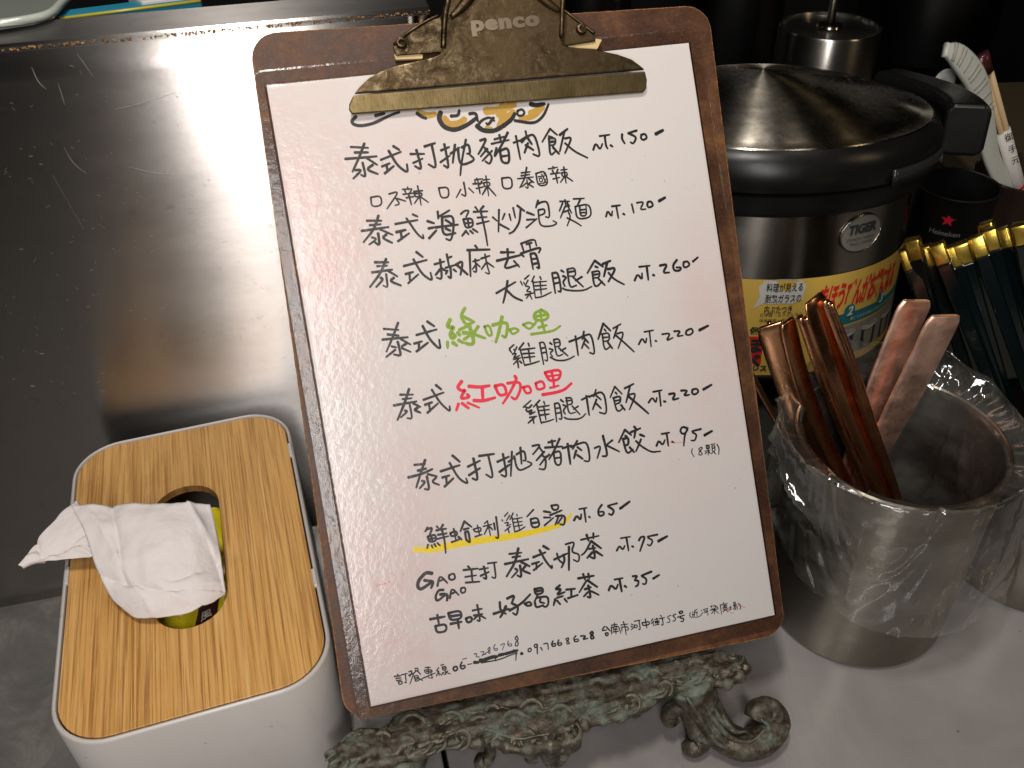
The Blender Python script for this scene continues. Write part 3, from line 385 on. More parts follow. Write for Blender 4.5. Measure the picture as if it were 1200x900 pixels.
# ================================================================ THE SETTING
FY, FZ = .046, -.0489
slab_l = [(-1.0, -.9), (.0145, -.9), (.0145, -.15), (.0165, -.1275), (.016, .0), (.016, .0), (-1.0, .0)]
o = prism('counter', [(-.128, -.9), (.016, -.9), (.016, .02), (-.128, .02)], -.028, 0, COUNTER); tag(o, 'pale worn counter left of the seam', None, None, 'structure'); bevel(o, .0012)
o = prism('stone_shelf', [(-1.0, -.9), (.05, -.9), (.05, .048), (-1.0, .048)], FZ-.03, FZ, STONE); tag(o, 'dark mottled stone surface left of the tissue box', None, None, 'structure')
o = prism('counter', [(.0185, -.9), (1.6, -.9), (1.6, .42), (.0185, .42)], -.03, 0, COUNTER); tag(o, 'pale worn counter right of the seam', None, None, 'structure'); bevel(o, .0012)
o = prism('floor', [(-3, -3), (3, -3), (3, 3), (-3, 3)], -.95, -.9, DARK); tag(o, None, None, None, 'structure')
o = box('wall', (.3, 1.4, .6), (3.6, .1, 3.1), DARK); tag(o, None, None, None, 'structure')

o = prism('added_shade_sheet', [(.20, -.045), (1.2, -.045), (1.2, .415), (.12, .415), (.12, .02)], .0002, .003, M('shade_sheet_black', (.012, .013, .011), .6).m); tag(o, None, None, None, 'structure')  # added dark sheet, stands in for the darkness behind chopsticks and pot
# splash panel with its ledge
H, T = .3045, .080
pan = thing('steel_splashback', 'scratched brushed stainless steel panel rising behind the tissue box', 'splashback')
nx, nz = 60, 24; vs = []; fs = []
x0, x1 = -.75, .075
for j in range(nz+1):
    for i in range(nx+1):
        x = x0+(x1-x0)*i/nx; s = j/nz
        vs.append((x, FY+s*(T-FY)+.0007*noise.noise(Vector((x*7, s*2.3, 1))), FZ+s*(H-FZ)))
for j in range(nz):
    for i in range(nx): a = j*(nx+1)+i; fs.append((a, a+1, a+nx+2, a+nx+1))
o = mesh('sheet', vs, fs, STEEL_PANEL, pan, True)
uv = o.data.uv_layers.new(name='UVMap')
for lp in o.data.loops: v = o.data.vertices[lp.vertex_index].co; uv.data[lp.index].uv = (v.x, v.z)
sm = o.modifiers.new('thick', 'SOLIDIFY'); sm.thickness = .0015; sm.offset = -1
def strip(name, pts, mat, parent):      # extrude a y-z profile along x, with uv along x
    n = len(pts); vs = [(x0, *p) for p in pts]+[(x1, *p) for p in pts]
    fs = [(i, i+1, n+i+1, n+i) for i in range(n-1)]
    o = mesh(name, vs, fs, mat, parent); uv = o.data.uv_layers.new(name='UVMap')
    for lp in o.data.loops: v = o.data.vertices[lp.vertex_index].co; uv.data[lp.index].uv = (v.x, v.y)
    s2 = o.modifiers.new('thick', 'SOLIDIFY'); s2.thickness = .0015; s2.offset = -1; return o
strip('ledge', [(T+.0035, H-.004), (T+.0035, H+.0015), (T+.004, H+.002), (T+.032, H+.004), (T+.033, H+.001), (T+.033, H-.03)], STEEL_PANEL, pan)
bm = bmesh.new()
for k in range(1500):
    x = x0+.2+(x1-x0-.2)*random.random(); r_ = random.uniform(.00025, .0007)
    r2 = bmesh.ops.create_icosphere(bm, subdivisions=1, radius=r_); bmesh.ops.translate(bm, verts=r2['verts'], vec=(x, T+.002+random.uniform(-.0005, .0012), H+.0005+random.uniform(-.0002, .0012)))
o = from_bm('rust_bead', bm, RUST, pan); o['kind'] = 'stuff'
# loose scratches in the panel: thin bright gouges
SCR = flat('bare_scratch', (.42, .40, .37), .5, .6)
bm = bmesh.new()
def on_panel(px, py):
    n = Vector((0, -(H-FZ), T-FY)); d = ray(px, py); t = (Vector((0, FY, FZ))-CP).dot(n)/d.dot(n); return CP+d*t
big = [[(75, 172), (83, 186), (92, 196), (102, 203)], [(90, 62), (100, 76), (110, 90)], [(68, 97), (73, 112), (76, 123)], [(37, 78), (45, 95), (55, 105)], [(195, 280), (201, 284)], [(205, 264), (212, 264)], [(118, 252), (121, 258)], [(115, 262), (125, 268)], [(150, 195), (180, 202), (206, 204)], [(135, 128), (175, 118), (207, 108)], [(62, 205), (98, 268)]]
for L in big:
    pts = [on_panel(*p)+Vector((0, -.0006, .00005)) for p in L]
    if len(pts) > 2: pts = catmull(pts, 5)
    tube_bm(bm, pts, [.00004, .00013, .00012, .00003], 5)
for k in range(170):
    px, py = random.uniform(0, 340), random.uniform(70, 470); L = random.uniform(1, 7); a = random.gauss(0, .5)+(.9 if random.random() < .3 else 0)
    p = on_panel(px, py)+Vector((0, -.0006, 0)); q = on_panel(px+L*math.cos(a), py+L*math.sin(a))+Vector((0, -.0006, 0)); tube_bm(bm, [p, (p+q)/2, q], [.00002, .00006, .00002], 4)
o = from_bm('scratch', bm, SCR, pan); o['kind'] = 'stuff'

# things behind the ledge, top left
GLASSY = M('grey_glass', (.30, .33, .29), .12); GLASSY.b.inputs['Transmission Weight'].default_value = .35; GLASSY = GLASSY.m
g = thing('glass_lid', 'murky greenish glass lid lying on the ledge at the upper left', 'lid')
zt = H+.006
pts = [spot(px, py, zt) for px, py in ((-60, 42), (0, 35), (40, 29), (62, 22), (76, 8), (92, -8), (110, -40), (-80, -60))]
prism('lid_plate', [(p.x, p.y) for p in pts[::-1]], zt, zt+.004, GLASSY, g)
bm = bmesh.new(); tube_bm(bm, catmull([p+Vector((0, 0, .003)) for p in pts[:7]], 6), .0022, 8); from_bm('lid_rim', bm, flat('glass_edge', (.42, .45, .40), .15), g, True)
g = thing('blue_tray', 'blue tray edge with a yellow lip just behind the steel ledge', 'tray')
a, b = spot(70, 22, H+.003), spot(235, 1, H+.003); d = (b-a).normalized(); n_ = Vector((-d.y, d.x, 0))
bm = bmesh.new(); tube_bm(bm, [a, (a+b)/2, b], .0009, 8); from_bm('tray_lip', bm, flat('yellow_plastic', (.42, .36, .04), .3), g, True)
prism('tray_wall', [(p.x, p.y) for p in (a+n_*.002, b+n_*.002, b+n_*.012, a+n_*.012)], H-.02, H+.004, flat('blue_plastic', (.02, .22, .34), .3), g)
q = spot(198, 2, H+.005); o = prism('white_carton', [(p.x, p.y) for p in (q+d*-.014+n_*.004, q+d*.017+n_*.004, q+d*.02+n_*.03, q+d*-.02+n_*.03)], H-.02, H+.006, flat('white_card', (.5, .48, .47), .6)); tag(o, 'small pale carton standing behind the blue tray edge', 'carton'); bevel(o, .001)

# ================================================================ CLIPBOARD (frame: u along the sheet, v up the sheet, w out of it)
LEAN = .63842; BL = Vector((-.01453, -.16554, .06028))
U = Vector((1, 0, 0)); V = Vector((0, math.sin(LEAN), math.cos(LEAN))); W = Vector((0, -math.cos(LEAN), math.sin(LEAN)))
BROT = Matrix((U, V, W)).transposed().to_euler()
ca, sa = math.cos(R(-1.55)), math.sin(R(-1.55))
def bl2(u, v): return (.10555+(u-.1143)*ca-(v-.16375)*sa, .15515+(u-.1143)*sa+(v-.16375)*ca)
cb = thing('clipboard', 'worn brown hardboard clipboard with a big metal clip leaning on the bronze stand', 'clipboard', BL, rot=BROT)
out = [bl2(*p) for p in rrect(0, 0, .2286, .3275, .0125, 10)]
rag = []
for i, p in enumerate(out):                          # edge worn slightly uneven
    q = out[(i+1) % len(out)]; L = math.hypot(q[0]-p[0], q[1]-p[1]); k = max(1, int(L/.0025))
    for j in range(k):
        x = p[0]+(q[0]-p[0])*j/k; y = p[1]+(q[1]-p[1])*j/k; s = .00022*noise.noise(Vector((x*330, y*330, 2)))
        cx, cy_ = x-.1055, y-.155; rr = math.hypot(cx, cy_); rag.append((x+cx/rr*s, y+cy_/rr*s))
o = prism('board', rag, -.0042, -.0010, [HARDBOARD, HB_EDGE], cb, side_mat=1)
bevel(o, .0006, 2, 60).modifiers['bevel'].material = 1
# clip: heights (mm above the board) over a traced outline
def prism_h(name, pts, hf, base, mat, parent, bvw=.0006, smooth=False):
    bm = bmesh.new(); top = [bm.verts.new((x, y, hf(x, y))) for x, y in pts]; bot = [bm.verts.new((x, y, hf(x, y)-base)) for x, y in pts]; n = len(pts)
    bm.faces.new(top); bm.faces.new(bot[::-1])
    for i in range(n): bm.faces.new((top[i], bot[i], bot[(i+1) % n], top[(i+1) % n]))
    bmesh.ops.triangulate(bm, faces=[f for f in bm.faces if len(f.verts) > 4])
    o = from_bm(name, bm, mat, parent, smooth); bevel(o, bvw, 2, 30); return o
clip = []
band = [(.0367, .2786), (.0355, .2805), (.0360, .2830), (.0385, .2866), (.1828, .2838), (.1836, .2800), (.1830, .2760), (.1812, .2742)]
prism_h('clip_band', band, lambda x, y: .0030+(y-.2765)*.28, .0013, CLIP_BAND, cb)
body = [(.0390, .2872), (.0420, .2900), (.0470, .2935), (.0525, .2957), (.0600, .2975), (.0673, .2984), (.0780, .2996), (.0815, .3006), (.0830, .3025), (.0850, .3130), (.0866, .3195), (.0890, .3260), (.0950, .3330), (.1010, .345),
        (.1330, .345), (.1380, .3310), (.1435, .3250), (.1440, .3210), (.1412, .3030), (.1420, .2996), (.1445, .2985), (.1560, .2965), (.1695, .2927), (.1760, .2900), (.1819, .2853), (.1828, .2844)]
prism_h('clip_body', body, lambda x, y: .0058+(y-.2862)*.20, .0016, CLIP, cb, .0012)
# raised flanks and pressed ridges
bm = bmesh.new()
def hb(x, y, e=0): return Vector((x, y, .0058+(y-.2862)*.20+e))
tube_bm(bm, catmull([hb(*p, .0002) for p in ((.0835, .3030), (.0852, .3120), (.0870, .3190), (.0895, .3255))], 5), .0014, 10)
tube_bm(bm, catmull([hb(*p, .0002) for p in ((.1415, .3030), (.1428, .3120), (.1440, .3200), (.1434, .3245))], 5), .0012, 10)
tube_bm(bm, catmull([hb(*p, .0004) for p in ((.0890, .3160), (.0935, .3190), (.0985, .3235), (.1010, .3290), (.1015, .342))], 5), [.0012, .0025, .003, .003], 12)
tube_bm(bm, catmull([hb(*p, .0004) for p in ((.1418, .3145), (.1375, .3175), (.1325, .3225), (.1300, .3280), (.1295, .342))], 5), [.0012, .0022, .0028, .003], 12)
tube_bm(bm, catmull([hb(*p, .0001) for p in ((.1175, .3225), (.1180, .3265), (.1182, .3290))], 5), [.0012, .0022, .0012], 10, .5)
from_bm('clip_ridge', bm, CLIP, cb, True)
# side hinge plates with rivets and felt pads
for side, plate, riv, pad in ((0, [(.0615, .3035), (.0605, .3075), (.0625, .3105), (.0790, .3185), (.0860, .3205), (.0850, .3030)], (.0648, .3088), [(.0612, .3020), (.0608, .3048), (.0690, .3052), (.0745, .3032), (.0740, .3012)]),
                              (1, [(.1418, .3000), (.1440, .3190), (.1475, .3160), (.1555, .3085), (.1600, .3040), (.1602, .3010)], (.1534, .3072), [(.1440, .2992), (.1500, .2990), (.1608, .2975), (.1640, .3020), (.1600, .3030), (.1470, .3010)])):
    pl = prism_h('hinge_plate', plate, lambda x, y: .0045, .0012, CLIP, cb, .0006)
    rv = lathe('rivet', [(.0009, .0045), (.0009, .0062), (.0014, .0066), (.0022, .0064), (.0026, .0056), (.0027, .0044)], CLIP, pl, 24, loc=(riv[0], riv[1], 0))
    prism_h('felt_pad', pad, lambda x, y: .0030, .0022, FELT, cb, .0004)
    bm = bmesh.new()
    ed = [(.0612, .3085), (.0700, .3140), (.0790, .3183), (.0850, .3203)] if side == 0 else [(.1600, .3045), (.1555, .3088), (.1475, .3162), (.1442, .3190)]
    tube_bm(bm, catmull([Vector((x, y, .0048)) for x, y in ed], 4), .0007, 8); from_bm('hinge_fold', bm, CLIP, pl, True)
vs, fs = text_geo('penco', .0098, 0, 1.12, .0005)
wd = max(v[0] for v in vs); k = .0335/wd
L_ = []
bm = bmesh.new(); vv = []
for h_ in (0.0, .0006):
    vv.append([bm.verts.new((.0980+x*k, .3092+y*k*.72-x*k*.004, .0058+(.3092+y*k*.72-.2862)*.20+h_)) for x, y, z in vs])
for f in fs:
    try: bm.faces.new([vv[1][i] for i in f])
    except ValueError: pass
for e in [e for e in bm.edges if len(e.link_faces) == 1]:
    a, b = e.verts; ia, ib = vv[1].index(a), vv[1].index(b)
    try: bm.faces.new((a, b, vv[0][ib], vv[0][ia]))
    except ValueError: pass
from_bm('embossed_lettering', bm, flat('rubbed_nickel', (.56, .45, .32), .3, 1.0), cb)

# ================================================================ MENU SHEET
ms = thing('menu_sheet', 'laminated white menu with handwritten dishes and prices held under the clip', 'menu', BL, rot=BROT)
pp = prism('paper', [(0, 0), (.21, 0), (.21, .297), (0, .297)], -.0006, 0, PAPER, ms)
def ribbon(bm, pts, w, z):
    # Chaikin smoothing, then a strip with round ends and a brush-like taper
    P = [Vector((x, y, 0)) for x, y in pts]
    closed = (P[0]-P[-1]).length < w*.6 and len(P) > 3
    for _ in range(2):
        if len(P) < 3: break
        Q = [P[0]]
        for i in range(len(P)-1): 
            a, b = P[i], P[i+1]; Q += [a.lerp(b, .22), a.lerp(b, .78)]
        Q.append(P[-1]); P = Q
    L = [0]
    for i in range(len(P)-1): L.append(L[-1]+(P[i+1]-P[i]).length)
    tot = max(L[-1], 1e-6)
    if len(P) < 6:
        Q = []
        for i in range(7):
            s = tot*i/6
            for j in range(len(P)-1):
                if L[j+1] >= s-1e-9: q = (s-L[j])/max(L[j+1]-L[j], 1e-9); Q.append(P[j].lerp(P[j+1], min(1, max(0, q)))); break
        P = Q; L = [0]
        for i in range(len(P)-1): L.append(L[-1]+(P[i+1]-P[i]).length)
    A = []; B = []
    press = random.uniform(.85, 1.1)
    for i, p in enumerate(P):
        t = P[min(i+1, len(P)-1)]-P[max(i-1, 0)]
        if t.length < 1e-9: t = Vector((1, 0, 0))
        t.normalize(); nn = Vector((-t.y, t.x, 0)); s = L[i]/tot
        f = press*(1.06-.10*math.sin(s*math.pi)-.30*max(0, (s-.55)/.45)**1.6*(0 if closed else 1))
        h2 = w*.5*f*(1+.10*noise.noise(Vector((p.x*900, p.y*900, i*.3)))); A.append(p+nn*h2); B.append(p-nn*h2)
    va = [bm.verts.new((p.x, p.y, z)) for p in A]; vb = [bm.verts.new((p.x, p.y, z)) for p in B]
    for i in range(len(P)-1): bm.faces.new((vb[i], vb[i+1], va[i+1], va[i]))
    for end, i, j in ((0, 0, 1), (1, -1, -2)):
        c = P[i]; d = (P[i]-P[j]).normalized(); r = (A[i]-B[i]).length*.5; nn = (A[i]-B[i]).normalized()
        arc = [bm.verts.new((*(c+nn*(r*math.cos(a))+d*(r*.75*math.sin(a))).xy, z)) for a in (R(45), R(90), R(135))]
        vsx = [va[i]]+arc+[vb[i]]
        bm.faces.new(vsx if end == 1 else vsx[::-1])
ord_ = 0
PLINE = {'soy': 'dish_line', 'price': 'price', 'options': 'spice_options', 'note': 'piece_note', 'highlight': 'marker_stripe', 'gold_fill': 'gold_drawing', 'drawing': 'drawing_outline'}
for blk in WRITING.strip().split('=')[1:]:
    head, body_ = blk.strip().split('\n'); nm, mt = head.split(); bm = bmesh.new()
    z = {'gold': .00004, 'yellow': .00004}.get(mt, .00010)
    for k, st in enumerate(body_.split('/')):
        v = [int(q) for q in st.split()]; w_ = v[0]*1e-4*1.27; pts = [(v[i]*1e-4, v[i+1]*1e-4) for i in range(1, len(v), 2)]
        ribbon(bm, pts, w_, z+(k % 12)*.000010)
    me = bpy.data.meshes.new('x'); bm.normal_update()
    for f in bm.faces:
        if f.normal.z < 0: f.normal_flip()
    bm.to_mesh(me); bm.free(); link(PLINE.get(nm, nm), me, INKS[mt], ms)
# small red smears
bm = bmesh.new()
for u, v in ((.0120, .0565), (.0135, .0567), (.0152, .0566), (.0168, .0569)): ribbon(bm, [(u, v), (u+.0012, v+.0002)], .0009, .00006)
ribbon(bm, [(.166, .0985), (.176, .0972)], .0005, .00006)
for u, v in ((.184, .0095), (.190, .0098), (.186, .0070), (.193, .0085)): ribbon(bm, [(u, v), (u+.001, v-.0014), (u+.0018, v-.001)], .0005, .00006)
me = bpy.data.meshes.new('x'); bm.to_mesh(me); bm.free(); link('ink_smear', me, ink('faded_red_ink', (.75, .30, .30)), ms)['kind'] = 'stuff'
# film: lies a little higher over the paper than around it
def loop(m_, r, z): return [(x, y, z) for x, y in rrect(-m_, -m_, .21+m_, .297+m_, r, 6)]
loops = [loop(.0075, .007, -.0009), loop(.0075, .007, -.00068), loop(.0066, .0062, -.00055), loop(.0012, .001, -.00050), loop(.0004, .0004, .00020), loop(-.0012, .0002, .00034)]
vs = [p for L in loops for p in L]; n = len(loops[0]); fs = []
for k in range(len(loops)-1):
    for i in range(n): j = (i+1) % n; fs.append((k*n+i, k*n+j, (k+1)*n+j, (k+1)*n+i))
fs.append(tuple((len(loops)-1)*n+i for i in range(n)))
o = mesh('laminate_film', vs, fs, FILM, ms)

# ================================================================ BRONZE STAND
stand = thing('bronze_stand', 'ornate green-patinated bronze easel with scrolling feet under the clipboard', 'stand', (0, 0, 0))
SH = .042
front = [(388, 879), (391, 892), (400, 899), (440, 893), (480, 884), (527, 869), (555, 869), (575, 866), (590, 872), (612, 877), (640, 872), (662, 868), (680, 850), (700, 842), (722, 838), (748, 828), (778, 811), (800, 803), (828, 796), (848, 799), (864, 792), (873, 783), (870, 775), (858, 769)]
back = [(830, 764), (790, 764), (740, 775), (690, 786), (640, 797), (590, 808), (540, 820), (500, 828), (465, 836), (455, 845), (448, 854), (420, 860), (400, 868)]
P2 = [spot(*p, SH) for p in front+back]
cen = Vector((.07, -.165, SH))
def relief(p):
    q = Vector((p.x, p.y*1.6, 0)); return .0010*noise.noise(q*75)+.0005*noise.noise(q*210)+.0022*(.5-abs(noise.noise(Vector((q.x*34+q.y*55, q.y*120-q.x*16, 3)))))
# dense shelf grid cut to the outline
def inside(x, y, poly):
    c = False; n = len(poly)
    for i in range(n):
        a, b = poly[i], poly[i-1]
        if (a.y > y) != (b.y > y) and x < (b.x-a.x)*(y-a.y)/(b.y-a.y)+a.x: c = not c
    return c
poly = P2
xs = [p.x for p in poly]; ys = [p.y for p in poly]; st_ = .0011
nxg = int((max(xs)-min(xs))/st_)+2; nyg = int((max(ys)-min(ys))/st_)+2; grid = {}; bm = bmesh.new()
for i in range(nxg+1):
    for j in range(nyg+1):
        x = min(xs)+i*st_; y = min(ys)+j*st_
        if inside(x, y, poly):
            d = min(math.hypot(x-p.x, y-p.y) for p in poly); grid[i, j] = bm.verts.new((x, y, SH-.001+relief(Vector((x, y, 0)))+.004*min(1, d/.004)))
for (i, j), v in list(grid.items()):
    if all(k in grid for k in ((i+1, j), (i, j+1), (i+1, j+1))): bm.faces.new((v, grid[i+1, j], grid[i+1, j+1], grid[i, j+1]))
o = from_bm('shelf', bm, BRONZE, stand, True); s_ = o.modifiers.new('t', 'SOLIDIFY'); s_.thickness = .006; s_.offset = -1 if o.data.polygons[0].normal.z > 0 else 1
bm = bmesh.new(); loop_ = catmull([Vector((p.x, p.y, SH-.0015)) for p in P2[:len(front)]], 7)
rad = [.0030+.0007*math.sin(i*.9)+.0005*noise.noise(Vector((i*.4, 0, 0))) for i in range(len(loop_))]
tube_bm(bm, loop_, rad, 12, 1, None, .12); tube_bm(bm, [p+Vector((0, .0036, .0040)) for p in loop_[22:-12]], .0009, 8, 1, None, .2); tube_bm(bm, [p+Vector((0, .0002, -.0034)) for p in loop_], .0008, 8, 1, None, .2); tube_bm(bm, [p+Vector((0, .0078, .0036)) for p in loop_[26:-20]], .0006, 8, 1, None, .2)
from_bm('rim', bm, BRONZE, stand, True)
def spiral(c, r0, turns, ax, ay, k=26, phase=0, hand=1):
    return [c+ax*(r0*(1-.86*t/k)*math.cos(phase+hand*turns*2*math.pi*t/k))+ay*(r0*(1-.86*t/k)*math.sin(phase+hand*turns*2*math.pi*t/k)) for t in range(k+1)]
X, Y, Z = Vector((1, 0, 0)), Vector((0, 1, 0)), Vector((0, 0, 1)); XT = Vector((.98, .0, .1)); YT = Vector((0, .93, .36))
scr = [(420, 880, .007, 1), (448, 868, .006, -1), (480, 850, .0085, 1), (500, 866, .006, -1), (530, 848, .007, -1), (560, 850, .006, 1), (600, 846, .0085, 1), (625, 832, .008, -1), (655, 838, .009, 1), (650, 822, .006, -1), (690, 826, .007, -1), (700, 805, .0065, 1),
       (722, 815, .006, 1), (745, 800, .006, -1), (765, 795, .0065, 1), (790, 783, .005, -1), (815, 781, .007, 1), (842, 782, .0055, -1), (575, 832, .006, 1), (540, 862, .005, 1), (670, 856, .005, -1), (740, 820, .005, 1), (475, 872, .005, 1), (620, 862, .005, -1), (780, 803, .004, 1)]
for (px, py, r_, hd) in scr:
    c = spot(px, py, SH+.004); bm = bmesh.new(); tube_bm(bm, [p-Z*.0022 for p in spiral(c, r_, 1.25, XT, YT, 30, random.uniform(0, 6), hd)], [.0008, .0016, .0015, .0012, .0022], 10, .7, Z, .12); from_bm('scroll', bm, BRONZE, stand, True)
bm = bmesh.new()
for k in range(120):
    px = random.uniform(400, 860); t = (px-400)/450; py = 878-t*92+random.uniform(-14, 16); c = spot(px, py, SH+.0022); a = .16+random.gauss(0, .28)
    if not inside(c.x, c.y, poly): continue
    d = Vector((math.cos(a), math.sin(a), 0)); e = Vector((-d.y, d.x, 0)); L = random.uniform(.008, .020)
    sg = random.choice((-1, 1)); tube_bm(bm, catmull([c-d*L*.6-Z*.001, c-d*L*.2+e*L*.16*sg, c+d*L*.2-e*L*.05*sg, c+d*L*.6+e*L*.10*sg-Z*.001], 6), [.0004, .0012, .0014, .0004], 8, .8, Z, .1)
from_bm('leafwork', bm, BRONZE, stand, True)
# beads pressed along the front edge
bm = bmesh.new()
for px, py, r_ in ((632, 868, .0030), (645, 865, .0026), (655, 860, .0036), (590, 864, .0022), (742, 824, .0028), (733, 827, .002), (530, 866, .0022), (520, 869, .002), (800, 798, .0016), (812, 795, .0016), (786, 803, .0016), (470, 880, .002), (484, 877, .002), (500, 874, .0022)):
    r2 = bmesh.ops.create_icosphere(bm, subdivisions=2, radius=r_); bmesh.ops.translate(bm, verts=r2['verts'], vec=spot(px, py, SH-.0005))
from_bm('bead', bm, BRONZE, stand, True)['kind'] = 'stuff'
def curl(pts, rad):
    bm = bmesh.new(); tube_bm(bm, catmull([spot(*p) for p in pts], 6), rad, 14, .9, None, .08)
    return from_bm('hanging_curl', bm, BRONZE, stand, True)
curl([(566, 866, .040), (573, 872, .034), (574, 884, .027), (566, 892, .024), (560, 889, .026)], [.0035, .0032, .0032, .0045, .0035])
curl([(620, 872, .040), (622, 882, .033), (622, 888, .030), (630, 888, .030)], [.004, .0042, .0035, .0025])
curl([(648, 868, .040), (645, 880, .032), (650, 890, .026), (660, 880, .030), (655, 876, .033)], [.005, .006, .0045, .004, .003])
curl([(668, 862, .040), (672, 870, .034), (664, 878, .031)], [.0045, .0045, .003])
curl([(730, 828, .040), (730, 838, .033), (734, 840, .032)], [.003, .0038, .003]); curl([(744, 824, .040), (745, 835, .033), (747, 837, .032)], [.003, .0036, .003])
# right leg: stem, outer scroll foot, inner foot, side curl
bm = bmesh.new()
tube_bm(bm, catmull([spot(*p) for p in ((812, 797, .040), (818, 815, .031), (830, 838, .020), (848, 862, .011), (872, 873, .009), (896, 864, .010), (907, 846, .013), (898, 833, .018), (886, 834, .020), (882, 842, .018))], 8), [.0115, .0115, .010, .0095, .009, .009, .0088, .0085, .007, .0055], 20, .85, None, .07)
tube_bm(bm, catmull([spot(*p) for p in ((800, 803, .038), (806, 825, .026), (815, 848, .016), (820, 866, .009), (812, 876, .007), (806, 870, .010))], 8), [.009, .0075, .0065, .0075, .0062, .004], 16, .85, None, .07)
from_bm('leg', bm, BRONZE, stand, True)
bm = bmesh.new()
for L in (((822, 812, .044), (836, 836, .032), (856, 858, .023), (880, 864, .020), (898, 850, .022)), ((832, 816, .040), (846, 838, .029), (862, 852, .024), (876, 852, .024)), ((806, 812, .046), (822, 836, .034), (838, 862, .022), (860, 876, .016)), ((848, 832, .030), (852, 842, .028), (862, 850, .025)), ((893, 838, .026), (902, 846, .022), (898, 860, .019), (884, 868, .017))):
    tube_bm(bm, catmull([spot(*p)-Z*.004 for p in L], 7), [.0006, .0015, .0015, .0006], 8, 1, None, .1)
from_bm('leg_ridge', bm, BRONZE, stand, True)
curl([(806, 822, .030), (795, 828, .027), (785, 835, .022), (786, 843, .018), (794, 840, .019)], [.005, .0045, .0052, .005, .003])
# left leg, cut by the lower edge of the picture
bm = bmesh.new()
tube_bm(bm, catmull([spot(*p) for p in ((480, 880, .036), (476, 896, .026), (468, 915, .016), (450, 930, .010), (430, 925, .010))], 7), [.012, .010, .009, .008, .006], 16, .8, None, .25)
tube_bm(bm, catmull([spot(*p) for p in ((425, 890, .036), (415, 905, .026), (405, 918, .018), (395, 915, .016))], 7), [.009, .008, .008, .006], 16, .8, None, .25)
from_bm('leg', bm, BRONZE, stand, True)
# rear strut that carries the board, hidden behind it
bm = bmesh.new(); tube_bm(bm, [Vector((.06, -.158, .04)), Vector((.09, -.10, .09)), Vector((.09, -.06, .15))], .004, 8); tube_bm(bm, [Vector((.09, -.06, .15)), Vector((.09, -.03, .05)), Vector((.09, -.02, .003))], .004, 8); tube_bm(bm, [Vector((.14, -.158, .04)), Vector((.09, -.10, .09)), Vector((.09, -.06, .15))], .004, 8)
from_bm('back_strut', bm, BRONZE, stand, True)

# ================================================================ TISSUE BOX
KB = .955; TX = Vector((-.00044+(-.15972+.00044)*KB, -.41821+(-.15929+.41821)*KB, 0)); TYW = .07056; TW, TD, TH = .13231*KB, .21819*KB, .44386-(.44386-.06719)*KB
tb = thing('tissue_box', 'white plastic tissue box with a striped bamboo lid and oval opening', 'tissue box', TX, rot=(0, 0, TYW))
def ring_box(name, outs, mat, parent, caps=True, smooth=True):
    n = len(outs[0]); vs = [p for L in outs for p in L]; fs = []
    for k in range(len(outs)-1):
        for i in range(n): j = (i+1) % n; fs.append((k*n+i, k*n+j, (k+1)*n+j, (k+1)*n+i))
    if caps: fs.append(tuple(range(n))[::-1])
    o = mesh(name, vs, fs, mat, parent, smooth); bm = bmesh.new(); bm.from_mesh(o.data); bmesh.ops.recalc_face_normals(bm, faces=bm.faces)
    for e in bm.edges:
        if len(e.link_faces) == 2 and e.calc_face_angle(0) > R(40): e.smooth = False
    bm.to_mesh(o.data); bm.free(); return o
def rr(i, z, r=.027): return [(x, y, z) for x, y in rrect(i, i, TW-i, TD-i, r-i, 10)]
ring_box('body', [rr(.004, 0), rr(.001, .002), rr(0, .006), rr(0, TH-.0015), rr(.0005, TH-.0004), rr(.0012, TH), rr(.0020, TH-.0004), rr(.0024, TH-.0015), rr(.0026, TH-.008), rr(.003, .004)], BOXW, tb)
# lid with an oval hole
def racetrack(cx, cy_, w_, l, k=12):
    r = w_/2; pts = []
    for i in range(k+1): a = math.pi*i/k; pts.append((cx+r*math.cos(a), cy_+l/2-r+r*math.sin(a)))
    for i in range(k+1): a = math.pi+math.pi*i/k; pts.append((cx+r*math.cos(a), cy_-l/2+r+r*math.sin(a)))
    return pts
HC = (.0655*KB, .1085*KB-.001); HW, HL = .0375*KB, .108*KB
outl = rrect(.0030, .0030, TW-.0030, TD-.0030, .024, 10); hole = racetrack(HC[0], HC[1], HW, HL)
bm = bmesh.new(); zt, zb_ = TH-.0006, TH-.0056
def ringv(pts, z): return [bm.verts.new((x, y, z)) for x, y in pts]
ot, ob, ht, hb_ = ringv(outl, zt), ringv(outl, zb_), ringv(hole, zt), ringv(hole, zb_)
for a, b, mi in ((ot, ob, 0), (ht, hb_, 1)):
    for i in range(len(a)): j = (i+1) % len(a); f = bm.faces.new((a[i], a[j], b[j], b[i])); f.material_index = mi
for a, b in ((ot, ht), (ob, hb_)):
    es = []
    for L in (a, b):
        for i in range(len(L)): e = bm.edges.get((L[i], L[(i+1) % len(L)])); es.append(e)
    bmesh.ops.triangle_fill(bm, use_beauty=True, use_dissolve=False, edges=es)
o = from_bm('lid', bm, [BAMBOO, BAMBOO_CUT], tb); bevel(o, .0005, 2, 60)
for x, y in ((TW-.0022, .062), (.0022, .105), (TW-.0022, .165)): box('rim_notch', (x, y, TH-.0003), (.0022, .012, .0022), BOXW, tb, .0006)
